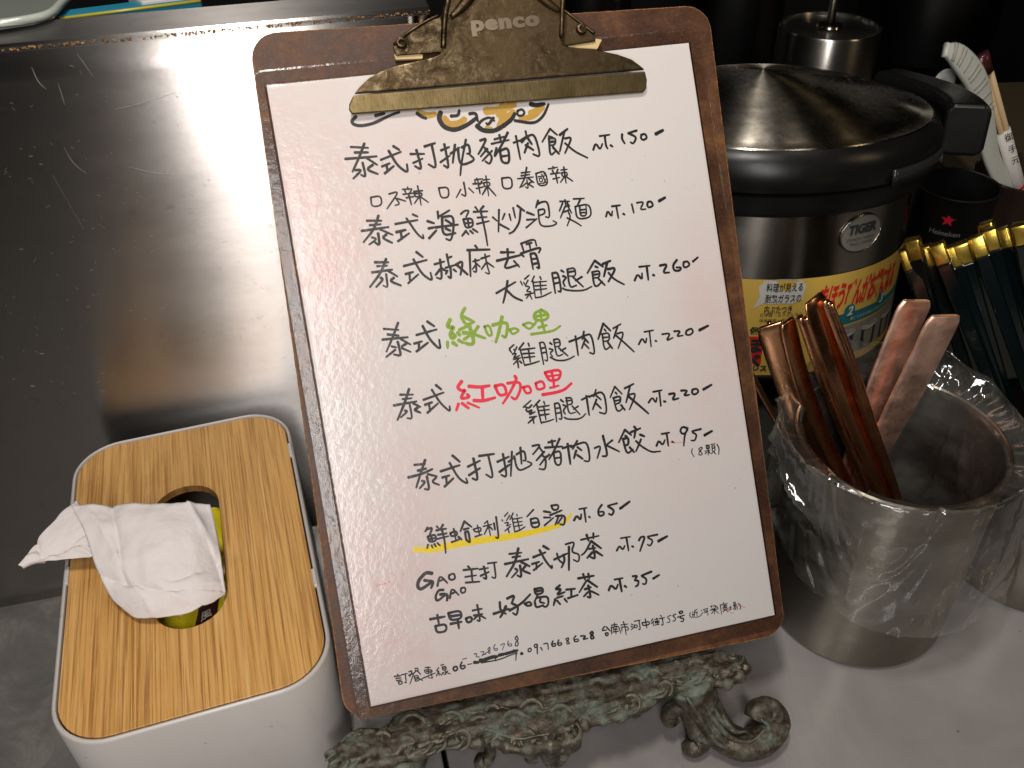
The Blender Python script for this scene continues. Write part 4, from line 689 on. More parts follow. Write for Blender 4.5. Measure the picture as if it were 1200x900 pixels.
# pack inside
pk = thing('tissue_pack', 'yellow plastic tissue pack seen inside the oval opening', 'tissue pack', TX, rot=(0, 0, TYW))
vs = []; fs = []; nn = 40
for j in range(nn+1):
    for i in range(nn+1):
        x = .030+.062*i/nn; y = .030+.118*j/nn; z = .069+.006*noise.noise(Vector((x*60, y*35, 0)))+.003*noise.noise(Vector((x*150, y*110, 3)))-.014*(abs(i/nn-.5)*2)**4-.02*max(0, j/nn-.85); vs.append((x, y, z))
for j in range(nn):
    for i in range(nn): a = j*(nn+1)+i; fs.append((a, a+1, a+nn+2, a+nn+1))
o = mesh('wrapper', vs, fs, WRAP, pk, True); s_ = o.modifiers.new('t', 'SOLIDIFY'); s_.thickness = .03; s_.offset = -1
def pack_z(x, y): return .069+.006*noise.noise(Vector((x*60, y*35, 0)))+.003*noise.noise(Vector((x*150, y*110, 3)))-.014*(abs((x-.030)/.062-.5)*2)**4
c0 = Matrix.Rotation(-TYW, 3, 'Z') @ (spot(241, 716, .073)-TX)
def on_pack(name, pts, mat, e):
    mesh(name, [(c0.x+x, c0.y+y, pack_z(c0.x+x, c0.y+y)+e) for x, y in pts], [tuple(range(len(pts)))], mat, pk)
bm = bmesh.new(); g = [[bm.verts.new((c0.x-.0055+.011*i/6+.004*(j/6-.5), c0.y-.010+.020*j/6, pack_z(c0.x-.0055+.011*i/6+.004*(j/6-.5), c0.y-.010+.020*j/6)+.0007)) for i in range(7)] for j in range(7)]
for j in range(6):
    for i in range(6): bm.faces.new((g[j][i], g[j][i+1], g[j+1][i+1], g[j+1][i]))
from_bm('brown_band', bm, PRINT_BROWN, pk, True)
tv, tf = text_geo('風', .0072); mesh('print', [(c0.x-.0035+x*.9, c0.y-.003+y, pack_z(c0.x-.0035+x, c0.y-.003+y)+.0013) for x, y, z in tv], tf, PRINT_WHITE, pk)
# tissue pulled out of the opening
ts = thing('tissue', 'crumpled white paper tissue drooping out of the oval opening to the left', 'tissue')
def patch(rows, k=8):
    R1 = [catmull([Vector(p) for p in r], k) for r in rows]; n = len(R1[0]); cols = []
    for i in range(n): cols.append(catmull([R1[j][i] for j in range(len(R1))], k))
    return cols
FOLDS = [(.0, .55, 1.0, .78, -.0028, .035), (.25, 0.0, .20, .6, -.0030, .03), (.55, .58, .95, .52, -.0022, .03), (.80, .0, .95, .45, .0028, .03), (.45, .62, .75, 1.0, .0018, .04), (.1, .1, .35, .95, .0015, .03), (.9, .3, 1.0, .9, -.002, .04), (.6, .7, .98, .70, .0018, .025)]
def fold_(a, b):
    e = 0
    for x0_, y0_, x1_, y1_, am, wd in FOLDS:
        dx, dy = x1_-x0_, y1_-y0_; L2 = dx*dx+dy*dy; t = max(0, min(1, ((a-x0_)*dx+(b-y0_)*dy)/L2)); e += am*math.exp(-math.hypot(a-x0_-t*dx, b-y0_-t*dy)/wd)*.9
    return e
def tissue_piece(name, rows):
    rows = [[spot(px, py, .0842+(z-.0672)*.62) for px, py, z in r] for r in rows]; cols = patch(rows, 16); n = len(cols); m_ = len(cols[0]); vs = []; fs = []
    for i in range(n):
        for j in range(m_):
            p = cols[i][j]; e = .0005*noise.noise(p*150)+.00025*noise.noise(p*420)+.0012*(1-2*abs(noise.noise(Vector((p.x*30, p.y*50, 7)))))-.0012*abs(noise.noise(Vector((p.x*90, p.y*45, 2))))+fold_(i/(n-1), j/(m_-1)); vs.append(p+Vector((0, 0, e)))
    for i in range(n-1):
        for j in range(m_-1): a = i*m_+j; fs.append((a, a+m_, a+m_+1, a+1))
    o = mesh(name, vs, fs, TISSUE, ts, True); s_ = o.modifiers.new('t', 'SOLIDIFY'); s_.thickness = .0005; return o
tissue_piece('sheet', [[(84, 594, .106), (130, 592, .110), (178, 591, .112), (215, 591, .110), (246, 591, .104)],
                       [(99, 622, .103), (140, 624, .108), (185, 626, .109), (222, 624, .105), (253, 620, .094)],
                       [(113, 664, .093), (150, 668, .097), (190, 670, .098), (228, 664, .094), (259, 655, .084)],
                       [(131, 700, .080), (165, 704, .085), (200, 702, .086), (236, 692, .084), (263, 688, .076)],
                       [(148, 716, .074), (165, 725, .073), (205, 723, .074), (238, 713, .074), (262, 699, .070)]])
tissue_piece('sheet_flap', [[(22, 663, .086), (50, 627, .092), (83, 593, .099), (98, 594, .098)], [(24, 664, .0855), (58, 640, .089), (90, 612, .096), (102, 615, .095)], [(28, 664, .085), (66, 652, .084), (98, 636, .090), (108, 640, .088)], [(33, 662, .085), (68, 657, .083), (104, 653, .084), (116, 656, .084)]])

# ================================================================ STEEL BINS, BAG, CUTLERY
BC = Vector((.27639, -.12461, 0)); BR = .05268; BH = .130
bn = thing('steel_bin', 'front round steel bin lined with a clear plastic bag', 'bin', BC, 'steel bins')
prof = [(.0, .0), (.047, .0), (.0515, .0015), (BR, .004), (BR, BH-.002), (BR+.0012, BH-.001), (BR+.0012, BH), (BR, BH+.0006), (BR-.001, BH)]
prof_in = [(BR-.001, BH-.0002), (BR-.001, .004), (.05, .0025), (0, .0025)]
INNER = brushed('shaded_inner_steel', (.16, .145, .13), .42, .5, (40, 40, 900), .25, .2).m  # darker version of the bin steel: the inside shade is put into its colour
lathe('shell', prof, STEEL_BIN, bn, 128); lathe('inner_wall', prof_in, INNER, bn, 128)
b2 = thing('steel_bin', 'second round steel bin, behind at the right edge under the green chopsticks', 'bin', (.403, -.118, 0), 'steel bins')
lathe('shell', [(r_*1.05, z*.74) for r_, z in prof], STEEL_BIN, b2, 128); lathe('inner_wall', [(r_*1.05, z*.74) for r_, z in prof_in], INNER, b2, 128)
# bag
def tab(t, th):
    th = (th+360) % 360; ks = sorted(t)
    for i, a in enumerate(ks):
        b = ks[(i+1) % len(ks)]; bb = b if b > a else b+360; q = th if th >= a else th+360
        if a <= q <= bb: f = (q-a)/(bb-a); f = f*f*(3-2*f); return t[a]*(1-f)+t[b]*f
LIPR = {0: .063, 45: .064, 90: .058, 135: .058, 180: .061, 225: .0585, 270: .0570, 315: .060}
LIPZ = {0: .136, 25: .142, 50: .150, 75: .146, 95: .152, 120: .144, 150: .139, 180: .138, 210: .136, 250: .1345, 290: .134, 325: .136}
HEMR = {0: .080, 45: .074, 90: .064, 135: .062, 180: .062, 225: .0600, 270: .0605, 300: .066, 330: .079}
HEMZ = {0: .056, 45: .07, 90: .08, 135: .085, 180: .080, 215: .058, 250: .046, 285: .040, 320: .040, 345: .046}
rc = random.Random(21)
CREASE = []
for k in range(34):
    th0 = rc.uniform(0, 360); s0 = rc.uniform(.12, 1.0); an = rc.choice((rc.gauss(75, 22), rc.gauss(-60, 25), rc.gauss(20, 15))); CREASE.append((th0, s0, math.cos(R(an)), math.sin(R(an)), rc.uniform(.10, .34), rc.uniform(.0022, .0052)*rc.choice((1, 1, -1)), rc.uniform(.014, .035)))
def crease(th, s):
    e = 0
    for th0, s0, ca_, sa_, L, am, wd in CREASE:
        dx = ((th-th0+180) % 360-180)/110; dy = s-s0; al = dx*ca_+dy*sa_; ac = -dx*sa_+dy*ca_
        if abs(al) < L and abs(ac) < .16: e += am*math.exp(-abs(ac)/wd)*(1-(al/L)**2)
    return e
def bag_mesh():
    nt, ns = 330, 96; vs = []; fs = []
    for i in range(nt):
        th = 360*i/nt; a = R(th); lr, lz, hr, hz = (tab(t, th) for t in (LIPR, LIPZ, HEMR, HEMZ)); ca_, sa_ = math.cos(a), math.sin(a)
        for j in range(ns+1):
            s = j/ns
            if s < .42:   # inner side
                q = s/.42; r = .022+(.0485-.022)*min(1, q*2.2); r = r if q < .62 else r+(lr-.0485)*((q-.62)/.38)**1.4; z = .006+(lz-.006)*(q**.9)
                amp = .0030
            elif s < .5:
                q = (s-.42)/.08; an = math.pi*q; r = lr+.0012*math.sin(an/2)+.0010*q; z = lz+.0010*math.sin(an)-.0006*q; amp = .0012
            else:
                q = (s-.5)/.5; r = lr+.0022+(hr-lr-.0022)*q**.8; z = lz-(lz-hz)*q; amp = .0010+.0030*q
            P_ = Vector((ca_*1.4, sa_*1.4, z*11))
            rid = 1-2*abs(noise.noise(P_*2.1+Vector((0, 0, 4)))); rid2 = 1-2*abs(noise.noise(Vector((ca_*4.2, sa_*4.2, z*26))*1.2+Vector((7, 3, 1))))
            fold = 1-2*abs(noise.noise(Vector((th*.055+z*90*math.sin(a*2), z*10, 2))))
            e = amp*(.45*rid+.25*rid2)+amp*.3*fold+crease(th, s)*(1 if s > .5 else .8)
            r2 = r+e
            if s >= .46: r2 = max(r2, BR+.0024)
            elif z < BH+.002: r2 = min(r2, BR-.0022)
            vs.append((ca_*r2, sa_*r2, z+amp*.5*noise.noise(P_*3)))
    m_ = ns+1
    for i in range(nt):
        i2 = (i+1) % nt
        for j in range(ns): fs.append((i*m_+j, i2*m_+j, i2*m_+j+1, i*m_+j+1))
    return vs, fs
vs, fs = bag_mesh(); bag = mesh('bag_liner', vs, fs, BAG, None, True); bag.location = BC; tag(bag, 'clear crinkled plastic bag folded over the rim of the front steel bin', 'plastic bag')

def blade(name, pts, wid, thick, mat, face=None, label=None, cat='spoon', group='copper cutlery in the front bin', bowl=True, widen=1.0):
    """a piece of cutlery: handle swept as a flat rounded bar; a bowl at the hidden lower end"""
    A_, B_ = spot(*pts[0]), spot(*pts[-1]); ax_ = (B_-A_).normalized(); pn = (CP-(A_+B_)/2); pn = (pn-ax_*pn.dot(ax_)).normalized(); mid = []
    for p in pts[1:-1]:
        d = ray(p[0], p[1]); mid.append(CP+d*((A_-CP).dot(pn)/d.dot(pn)))
    P_ = catmull([A_]+mid+[B_], 9)
    root = thing(name, label, cat, P_[-1], group)
    fc = face or (CP-P_[0]).normalized(); bm = bmesh.new(); n = len(P_); rings = []
    for i, p in enumerate(P_):
        t = (P_[min(i+1, n-1)]-P_[max(i-1, 0)]).normalized(); nn = (fc-t*fc.dot(t)).normalized(); b = t.cross(nn); s = i/(n-1)
        w_ = wid*(1 if s > .03 else .80+6*s)*(1+(widen-1)*(1-s))*(1-.30*max(0, (s-.35)/.65)); h_ = thick
        sec = [(-.5, .15), (-.42, .5), (.42, .5), (.5, .15), (.5, -.15), (.42, -.5), (-.42, -.5), (-.5, -.15)]
        rings.append([bm.verts.new(p-P_[-1]+b*(x*w_)+nn*(y*h_)) for x, y in sec])
    for i in range(n-1):
        for s in range(8): s2 = (s+1) % 8; bm.faces.new((rings[i][s], rings[i][s2], rings[i+1][s2], rings[i+1][s]))
    bm.faces.new(rings[0][::-1]); bm.faces.new(rings[-1])
    o = from_bm('handle', bm, mat, root, True); bevel(o, .0003, 2, 35); 
    if bowl:
        t = (P_[-1]-P_[-3]).normalized(); nn = (fc-t*fc.dot(t)).normalized(); b = t.cross(nn); vs = []; fs = []
        for i in range(9):
            u = i/8
            for j in range(7): v = (j-3)/3; wv = .012*math.sin(math.pi*min(1, u*.85+.10))**.7; vs.append(t*(u*.030-.002)+b*(v*wv)-nn*(.004*(1-v*v)*math.sin(math.pi*u)))
        for i in range(8):
            for j in range(6): a = i*7+j; fs.append((a, a+1, a+8, a+7))
        q = mesh('bowl', vs, fs, mat, root, True); s_ = q.modifiers.new('t', 'SOLIDIFY'); s_.thickness = .0008
    return root
side = Vector((.75, -.45, .45)).normalized()
# handles fanned out in the bin; last points lie inside the bin, above its bottom
blade('spoon', [(903, 380, .178), (922, 440, .140), (948, 510, .100), (985, 590, .050), (1000, 640, .030)], 0.01437, .0022, COPPER, None, 'dark copper spoon with the broadest squared end, left of the bundle', widen=1.1)
blade('spoon', [(922, 376, .181), (938, 440, .146), (968, 520, .098), (1003, 592, .052), (1015, 640, .030)], 0.01188, .0022, COPPER, Vector((.1, -.6, .8)).normalized(), 'reddish copper spoon just right of the broad squared one')
blade('fork', [(937, 371, .184), (958, 432, .150), (985, 500, .108), (1022, 590, .052), (1028, 640, .030)], 0.006, .0030, COPPER, side, 'bright orange copper handle seen edge-on beside the tallest one', 'fork')
blade('spoon', [(953, 349, .186), (975, 415, .152), (1000, 490, .108), (1042, 588, .055), (1050, 640, .032)], 0.01562, .0020, COPPER, Vector((.15, -.62, .77)).normalized(), 'tallest copper spoon of the shiny bundle with a rounded end', widen=1.1)
for k, (dx, dz) in enumerate(((8, -.001), (12, -.003), (16, -.005))):
    blade('spoon', [(957+dx, 351+k*2, .185+dz), (981+dx, 415, .150+dz), (1006+dx, 490, .106+dz), (1046+dx*.6, 588, .052), (1056+dx*.4, 640, .032)], 0.00325, .0060, COPPER, None, ('first', 'second', 'third')[k]+' thin copper edge nested to the right of the tallest spoon', widen=1)
blade('spoon', [(912, 379, .176), (930, 436, .143), (958, 512, .103), (994, 592, .050), (1008, 640, .030)], .0030, .0040, COPPER, None, 'thin dark copper edge between the broad squared spoon and the reddish one')
blade('fork', [(944, 372, .180), (967, 440, .146), (992, 515, .102), (1032, 592, .052), (1042, 640, .030)], .0032, .0040, COPPER, None, 'dark copper handle in the gap left of the tallest spoon', 'fork')
blade('fork', [(868, 415, .150), (890, 458, .126), (915, 502, .100), (950, 570, .060), (975, 625, .03)], 0.00625, .0026, COPPER, side, 'low copper handle poking out beside the clipboard edge', 'fork')
blade('spoon', [(901, 377, .172), (915, 430, .140), (935, 490, .105), (965, 580, .055), (985, 630, .03)], 0.004, .0022, COPPER, side, 'small-ended copper handle peeping behind the broad squared one')
blade('spoon', [(1074, 352, .182), (1050, 410, .146), (1022, 480, .100), (995, 560, .055), (990, 610, .035)], 0.01823, .0028, ROSE, Vector((.12, -.63, .76)).normalized(), 'rose copper spoon handle, upper left one of the pale pair', 'spoon', 'pale copper handles', widen=1.15)
blade('spoon', [(1108, 370, .180), (1078, 432, .142), (1043, 500, .098), (1012, 560, .058), (1003, 610, .035)], 0.0189, .0028, ROSE, Vector((.12, -.63, .76)).normalized(), 'rose copper spoon handle, lower right one of the pale pair', 'spoon', 'pale copper handles', widen=1.15)

# chopsticks
CH = [(1068.6, 279.5, 1101.6, .193), (1061, 291, 0, .186), (1083, 288, 0, .180), (1097, 285, 0, .191), (1113, 288, 0, .187), (1125, 284, 0, .190), (1143, 276, 0, .192), (1158, 268, 0, .196), (1155, 260, 0, .188), (1173, 267, 0, .187), (1194, 262, 0, .196)]
names = ['leftmost green chopstick, a shade apart from the others', 'green chopstick half hidden behind the leftmost one', 'green chopstick tucked behind the second and fourth caps', 'fourth green chopstick from the left, first of the close row', 'fifth green chopstick from the left with a short gold cap', 'sixth green chopstick from the left, mid row', 'seventh green chopstick, its gold cap stamped with a small mark', 'eighth green chopstick from the left, on top of the row', 'highest gold cap, just behind the eighth green chopstick', 'green chopstick behind the right end of the row', 'lone green chopstick at the right edge of the picture']
for k, ((px, py, _, z), lab) in enumerate(zip(CH, names)):
    top = spot(px, py, z); t_ = k/10
    bot = Vector((.392+.056*t_-(.012 if k in (0, 1) else 0), -.150+.030*(k % 3)*.5, .006))
    if k == 0: bot = Vector((.385, -.110, .006))
    if k == 10: bot = Vector((.445, -.11, .006))
    root = thing('chopstick', lab, 'chopstick', bot, 'dark green chopsticks with gold caps')
    d = (top-bot); L = d.length; d.normalize(); root.rotation_mode = 'QUATERNION'
    q = d.to_track_quat('Z', 'Y'); root.rotation_quaternion = q
    rz = Matrix.Rotation(R(20+random.uniform(-12, 12)), 3, 'Z')
    bm = bmesh.new(); n_ = 4
    def sect(h2, z): return [bm.verts.new(rz @ Vector((sx*h2, sy*h2, z))) for sx, sy in ((-1, -1), (1, -1), (1, 1), (-1, 1))]
    a, b = sect(.0022, 0), sect(.0041, L-.012)
    for i in range(4): bm.faces.new((a[i], a[(i+1) % 4], b[(i+1) % 4], b[i]))
    bm.faces.new(a[::-1]); bm.faces.new(b); o = from_bm('stick', bm, GREEN, root); bevel(o, .0010, 4, 30)
    bm = bmesh.new(); a, b = sect(.0042, L-.0125), sect(.0042, L)
    for i in range(4): bm.faces.new((a[i], a[(i+1) % 4], b[(i+1) % 4], b[i]))
    bm.faces.new(a[::-1]); bm.faces.new(b); o = from_bm('cap', bm, GOLD, root, True); bevel(o, .0012, 4, 30)

# ================================================================ VACUUM POT
PC = Vector((.3285, .148, 0)); PR = .1165
PM = Matrix.Rotation(R(-7.37), 3, 'X') @ Matrix.Rotation(R(.86), 3, 'Y')
pot = thing('vacuum_pot', 'large steel vacuum cooking pot with black rim and yellow wrap-around label', 'pot', PC, rot=PM.to_euler())
lathe('body', [(0, .0155), (.092, .0155), (.104, .019), (.1125, .026), (PR-.001, .036), (PR, .05), (PR, .152), (PR-.004, .152)], STEEL_POT, pot, 160)
bm = bmesh.new(); n_ = 64; PI_ = PM.inverted(); tp = []; bt = []
for i in range(n_):
    a = 2*math.pi*i/n_; l_ = Vector((.088*math.cos(a), .088*math.sin(a), .0153)); w_ = PM @ l_; w_.z = 0.0005; tp.append(bm.verts.new(l_)); bt.append(bm.verts.new(PI_ @ w_))
for i in range(n_): j = (i+1) % n_; bm.faces.new((bt[i], bt[j], tp[j], tp[i]))
bm.faces.new(tp); bm.faces.new(bt[::-1]); from_bm('foot', bm, BLACK, pot)
lathe('collar', [(PR-.004, .150), (PR+.0015, .1502), (PR+.0055, .152), (PR+.0070, .156), (PR+.0070, .1655), (PR+.005, .167), (PR-.004, .167)], BLACK, pot, 160)
lathe('lid_rim', [(PR-.004, .1682), (PR+.0085, .1682), (PR+.0110, .1696), (PR+.0122, .175), (PR+.0118, .183), (PR+.0090, .1905), (PR+.0050, .1945), (.1205, .1955), (.118, .1940)], BLACK, pot, 160)
lathe('lid_dome', [(.1203, .1945), (.1190, .1960), (.112, .1966), (.1105, .1978), (.100, .2020), (.085, .2068), (.066, .2115), (.045, .2155), (.025, .2185), (.012, .2198), (.004, .2205), (0, .2206)], LID_STEEL, pot, 200)
def cyl_patch(name, a0, a1, z0, z1, r, mat, parent, k=24, kz=1, thick=.0006):
    vs = []; fs = []
    for j in range(kz+1):
        for i in range(k+1):
            a = R(a0+(a1-a0)*i/k); vs.append((r*math.cos(a), r*math.sin(a), z0+(z1-z0)*j/kz))
    for j in range(kz):
        for i in range(k): q = j*(k+1)+i; fs.append((q, q+1, q+k+2, q+k+1))
    o = mesh(name, vs, fs, mat, parent, True)
    if thick: s_ = o.modifiers.new('t', 'SOLIDIFY'); s_.thickness = thick; s_.offset = 1 if a1 > a0 else -1
    return o
cyl_patch('latch_grip', -76, -46, .1690, .1790, PR+.0125, flat('recess_black', (.02, .02, .02), .22), pot, 20, 1, .0025)
bm = bmesh.new(); rings = []
for i in range(15):
    a = R(-31+i*3.6); sec = [(.128, .168), (.128, .196), (.132, .201), (.1535, .201), (.158, .196), (.158, .168), (.1535, .164), (.132, .164)]
    rings.append([bm.verts.new((r_*math.cos(a), r_*math.sin(a), z_)) for r_, z_ in sec])
for i in range(14):
    for k in range(8): bm.faces.new((rings[i][k], rings[i+1][k], rings[i+1][(k+1) % 8], rings[i][(k+1) % 8]))
bm.faces.new(rings[0]); bm.faces.new(rings[-1][::-1]); o = from_bm('handle_lug', bm, BLACK, pot); bevel(o, .004, 4)
# label
LR = PR+.0005; LZ0, LZ1 = .030, .1054
YEL = M('label_yellow', (.58, .38, .07), .35); YEL.col(YEL.mix(YEL.ramp(YEL.noise(60, 5, .7), [(.4, 0), (.7, .35)]), (.60, .40, .08), (.45, .27, .05))); YEL = YEL.m
lab = cyl_patch('label', -150, -10, LZ0, LZ1, LR, YEL, pot, 90, 1, 0)
def on_cyl(name, vs, fs, mat, a0, z0, e=.0003, slope=0.0):     # x (m) runs round the pot from angle a0, y up
    mesh(name, [((LR+e)*math.cos(R(a0)+x/LR), (LR+e)*math.sin(R(a0)+x/LR), z0+y+slope*x) for x, y, z in vs], fs, mat, lab)
def cyl_rect(name, mat, a0, a1, z0, z1, e=.0003, k=20):
    return cyl_patch(name, a0, a1, z0, z1, LR+e, mat, lab, k, 1, 0)
RED = flat('label_red', (.55, .02, .015), .4); TEAL = flat('label_teal', (.01, .13, .16), .4); BUB = flat('label_white', (.52, .52, .48), .4); INKB = flat('label_black', (.02, .02, .02), .5)
def ang_at(px, py, r=LR):            # angle round the pot of a pixel
    d = PI_ @ ray(px, py); o_ = PI_ @ (CP-PC); A = d.x*d.x+d.y*d.y; B = 2*(o_.x*d.x+o_.y*d.y); C = o_.x**2+o_.y**2-r*r; D = B*B-4*A*C; t = (-B-math.sqrt(max(D, 0)))/(2*A); p = o_+d*t
    return math.degrees(math.atan2(p.y, p.x)), p.z
aL, zL = ang_at(956, 358); aR, _ = ang_at(1058, 322)
vs, fs = text_geo('まほうびんがお鍋になる', .026, .25, .86, .0011); wt = max(v[0] for v in vs)*.93; span = R(aR-aL)*LR*.70
on_cyl('red_title', [(x*span/wt, y*.85, z) for x, y, z in vs], fs, RED, aL, zL-.004)
a0, z0 = ang_at(888, 356); a1, z1 = ang_at(945, 326)
bub = []
for i in range(48):
    t = 2*math.pi*i/48; cx = .5*R(a1-a0)*LR; hh = (z1-z0)*.5; s = 1+.04*math.sin(9*t); bub.append((cx+cx*s*math.copysign(abs(math.cos(t))**.55, math.cos(t)), hh+hh*s*math.copysign(abs(math.sin(t))**.55, math.sin(t)), 0))
on_cyl('speech_bubble', bub, [tuple(range(48))], BUB, a0, z0, .0003)
on_cyl('bubble_tail', [(0.001, .006, 0), (.006, .002, 0), (-.003, -.004, 0)], [(0, 2, 1)], BUB, a0, z0, .0003)
for i, s_t in enumerate(('料理が見える', '耐熱ガラスの', '内ぶたつき')):
    vs, fs = text_geo(s_t, .0068, 0, 1.0, .0001); wt = max(v[0] for v in vs); ww = R(a1-a0)*LR*(.80 if i < 2 else .62)
    on_cyl('bubble_text', [(x*ww/wt, y, z) for x, y, z in vs], fs, INKB, a0+2.2, z1-.0085-i*.0084, .0006)
ax0, zx0 = ang_at(890, 369)
vs, fs = text_geo('日本製・ムウェルネス', .0030); on_cyl('small_print', vs, fs, INKB, ax0, zx0-.001, .0005)
vs, fs = text_geo('保温調理・保冷・時短', .0030); on_cyl('small_print', vs, fs, INKB, ax0, zx0-.0052, .0005)
aT0, zT0 = ang_at(985, 375); aT1, zT1 = ang_at(1062, 345)
cyl_rect('teal_band', TEAL, aT0-6, aT1+8, zT0-.0045, zT0+.0045, .0003)
for px, py, num in ((995, 366, '2'), (1031, 351, '3'), (1053, 338, '4')):
    aN, zN = ang_at(px, py); on_cyl('number_disc', [(.0052*math.cos(t*.3927), .0052*math.sin(t*.3927), 0) for t in range(16)], [tuple(range(16))], TEAL, aN, zT0+.006, .0005)
    vs, fs = text_geo(num, .0095, .2, 1, .0004); on_cyl('number', [(x-.0024, y-.0033, z) for x, y, z in vs], fs, BUB, aN, zT0+.006, .0008)
vs, fs = text_geo('沸とうさせたあと入れるだけ', .0030); on_cyl('band_text', vs, fs, BUB, aT0+4, zT0-.002, .0006)
vs, fs = text_geo('おまかせ保温調理', .0030); on_cyl('band_text', vs, fs, BUB, aT0+24, zT0-.002, .0006)
PH = flat('label_photo', (.20, .19, .16), .4); PD = flat('label_photo_dark', (.03, .03, .03), .4)
cyl_rect('photo_strip', PH, aT0-4, aT1+10, LZ0+.008, zT0-.006, .0003)
for k in range(3):
    ac = aT0+3+k*13; zc = (LZ0+zT0)*.5+.001
    on_cyl('pot_picture', [(-.009, -.009, 0), (-.0075, -.013, 0), (.0075, -.013, 0), (.009, -.009, 0), (.009, .004, 0), (-.009, .004, 0)], [(0, 1, 2, 3, 4, 5)], PD, ac, zc, .0005)
    on_cyl('pot_picture', [(.0105*math.cos(t*.3927), .0035*math.sin(t*.3927)+.006, 0) for t in range(16)], [tuple(range(16))], flat('label_photo_light', (.30, .29, .26), .4), ac, zc, .0006)
aB, zB = ang_at(884, 400)
cyl_rect('red_panel', RED, aB-14, aB+3, zB-.018, zB+.004, .0004); vs, fs = text_geo('ほ', .013, 0, 1, .0006); on_cyl('panel_text', vs, fs, INKB, aB-3.5, zB-.008, .0007); vs, fs = text_geo('べ', .013, 0, 1, .0006); on_cyl('panel_text', vs, fs, INKB, aB-3.5, zB-.020, .0007)
vs, fs = text_geo('保温', .0060, 0, 1, .0002); on_cyl('small_print', vs, fs, INKB, aB-2, zB+.0065, .0006)
vs, fs = text_geo('ステンレス', .0055, 0, 1, .0002); on_cyl('small_print', vs, fs, INKB, aB-8, LZ0+.004, .0006)
# oval badge
aO, zO = ang_at(1010, 273)
bd = bpy.data.objects.new('badge', None)
def on_pot(name, vs, fs, mat, parent, e):
    return mesh(name, [((PR+e)*math.cos(R(aO)+x/PR), (PR+e)*math.sin(R(aO)+x/PR), zO+y) for x, y, z in vs], fs, mat, parent)
def oval(rx, ry, k=48): return [(rx*math.cos(2*math.pi*t/k), ry*math.sin(2*math.pi*t/k), 0) for t in range(k)]
plate = on_pot('badge', [(x*q, y*q, 0) for q in (1, .66, .33) for x, y, _ in oval(.0175, .0130)]+[(0, 0, 0)], [(k*48+i, k*48+(i+1) % 48, (k+1)*48+(i+1) % 48, (k+1)*48+i) for k in range(2) for i in range(48)]+[(96+i, 96+(i+1) % 48, 144) for i in range(48)], flat('badge_metal', (.20, .19, .165), .45, .3), pot, .0008)
bm = bmesh.new(); tube_bm(bm, [Vector(((PR+.001)*math.cos(R(aO)+x/PR), (PR+.001)*math.sin(R(aO)+x/PR), zO+y)) for x, y, z in oval(.0178, .0132)+oval(.0178, .0132)[:1]], .0006, 6); from_bm('badge_rim', bm, STEEL_POT, plate, True)
vs, fs = text_geo('TIGER', .0088, .12, 1.0, .0005); on_pot('badge_lettering', [(x-.0125, y+.0008, z) for x, y, z in vs], fs, INKB, plate, .0013)
for k, s_t in enumerate(('STAINLESS THERMAL', 'MAGIC COOKER')):
    vs, fs = text_geo(s_t, .0026); on_pot('badge_lettering', [(x-.0125+k*.003, y-.0042-k*.0034, z) for x, y, z in vs], fs, INKB, plate, .0013)

# ================================================================ BACKGROUND KITCHEN WARE
q = spot_y(972, 25, .45); pr_ = .0525
pu = thing('steel_canister', 'brushed steel canister with a thin rod rising from its top, behind the pot', 'canister', (q.x+.002, .45, 0))
zt = q.z-.004
CAN = brushed('canister_steel', (.62, .60, .55), .26, .7, (60, 60, 1200), .25, .1, .05).m
lathe('body', [(0, 0), (pr_, 0), (pr_, zt-.002), (pr_-.001, zt), (pr_-.004, zt), (pr_-.005, zt-.003), (0, zt-.003)], CAN, pu, 96)
lathe('cap_ring', [(.010, zt-.003), (.014, zt-.001), (.013, zt+.001), (.006, zt+.001)], STEEL_POT, pu, 48)
bm = bmesh.new(); tube_bm(bm, [Vector((0, 0, zt-.003)), Vector((-.003, 0, zt+.08)), Vector((-.005, 0, zt+.2))], .0045, 12); from_bm('rod', bm, STEEL_POT, pu, True)
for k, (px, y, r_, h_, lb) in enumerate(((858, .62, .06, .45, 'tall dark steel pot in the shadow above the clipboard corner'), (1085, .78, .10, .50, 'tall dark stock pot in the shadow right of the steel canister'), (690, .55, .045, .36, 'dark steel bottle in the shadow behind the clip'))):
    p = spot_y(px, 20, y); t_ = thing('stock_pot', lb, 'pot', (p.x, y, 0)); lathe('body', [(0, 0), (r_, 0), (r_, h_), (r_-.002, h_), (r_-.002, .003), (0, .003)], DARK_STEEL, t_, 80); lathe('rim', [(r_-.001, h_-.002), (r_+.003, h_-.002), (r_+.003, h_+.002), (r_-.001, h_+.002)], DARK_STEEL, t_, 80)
# black cup with a red star
cp = thing('black_cup', 'small black cup printed with a red star beside the pot', 'cup', (.500, .140, 0))
lathe('shell', [(0, 0), (.026, 0), (.031, .118), (.0325, .122), (.030, .122), (.025, .003), (0, .003)], BLACK, cp, 64)
d = (CP-Vector((.500, .140, .1))); an = math.atan2(d.y, d.x); st = []
star_c = spot_y(1109, 266, .108)
aS = math.atan2(star_c.y-.140, star_c.x-.500); zS = star_c.z; rS = .0302
st = [((.0058 if i % 2 == 0 else .0024)*math.sin(i*math.pi/5), (.0058 if i % 2 == 0 else .0024)*math.cos(i*math.pi/5)) for i in range(10)]
mesh('star', [(rS*math.cos(aS+x/rS)*1.012, rS*math.sin(aS+x/rS)*1.012, zS+y) for x, y in st]+[(rS*1.012*math.cos(aS), rS*1.012*math.sin(aS), zS)], [(i, (i+1) % 10, 10) for i in range(10)], flat('star_red', (.5, .01, .03), .4), cp)
vs, fs = text_geo('Heineken', .0062); wt = max(v[0] for v in vs)
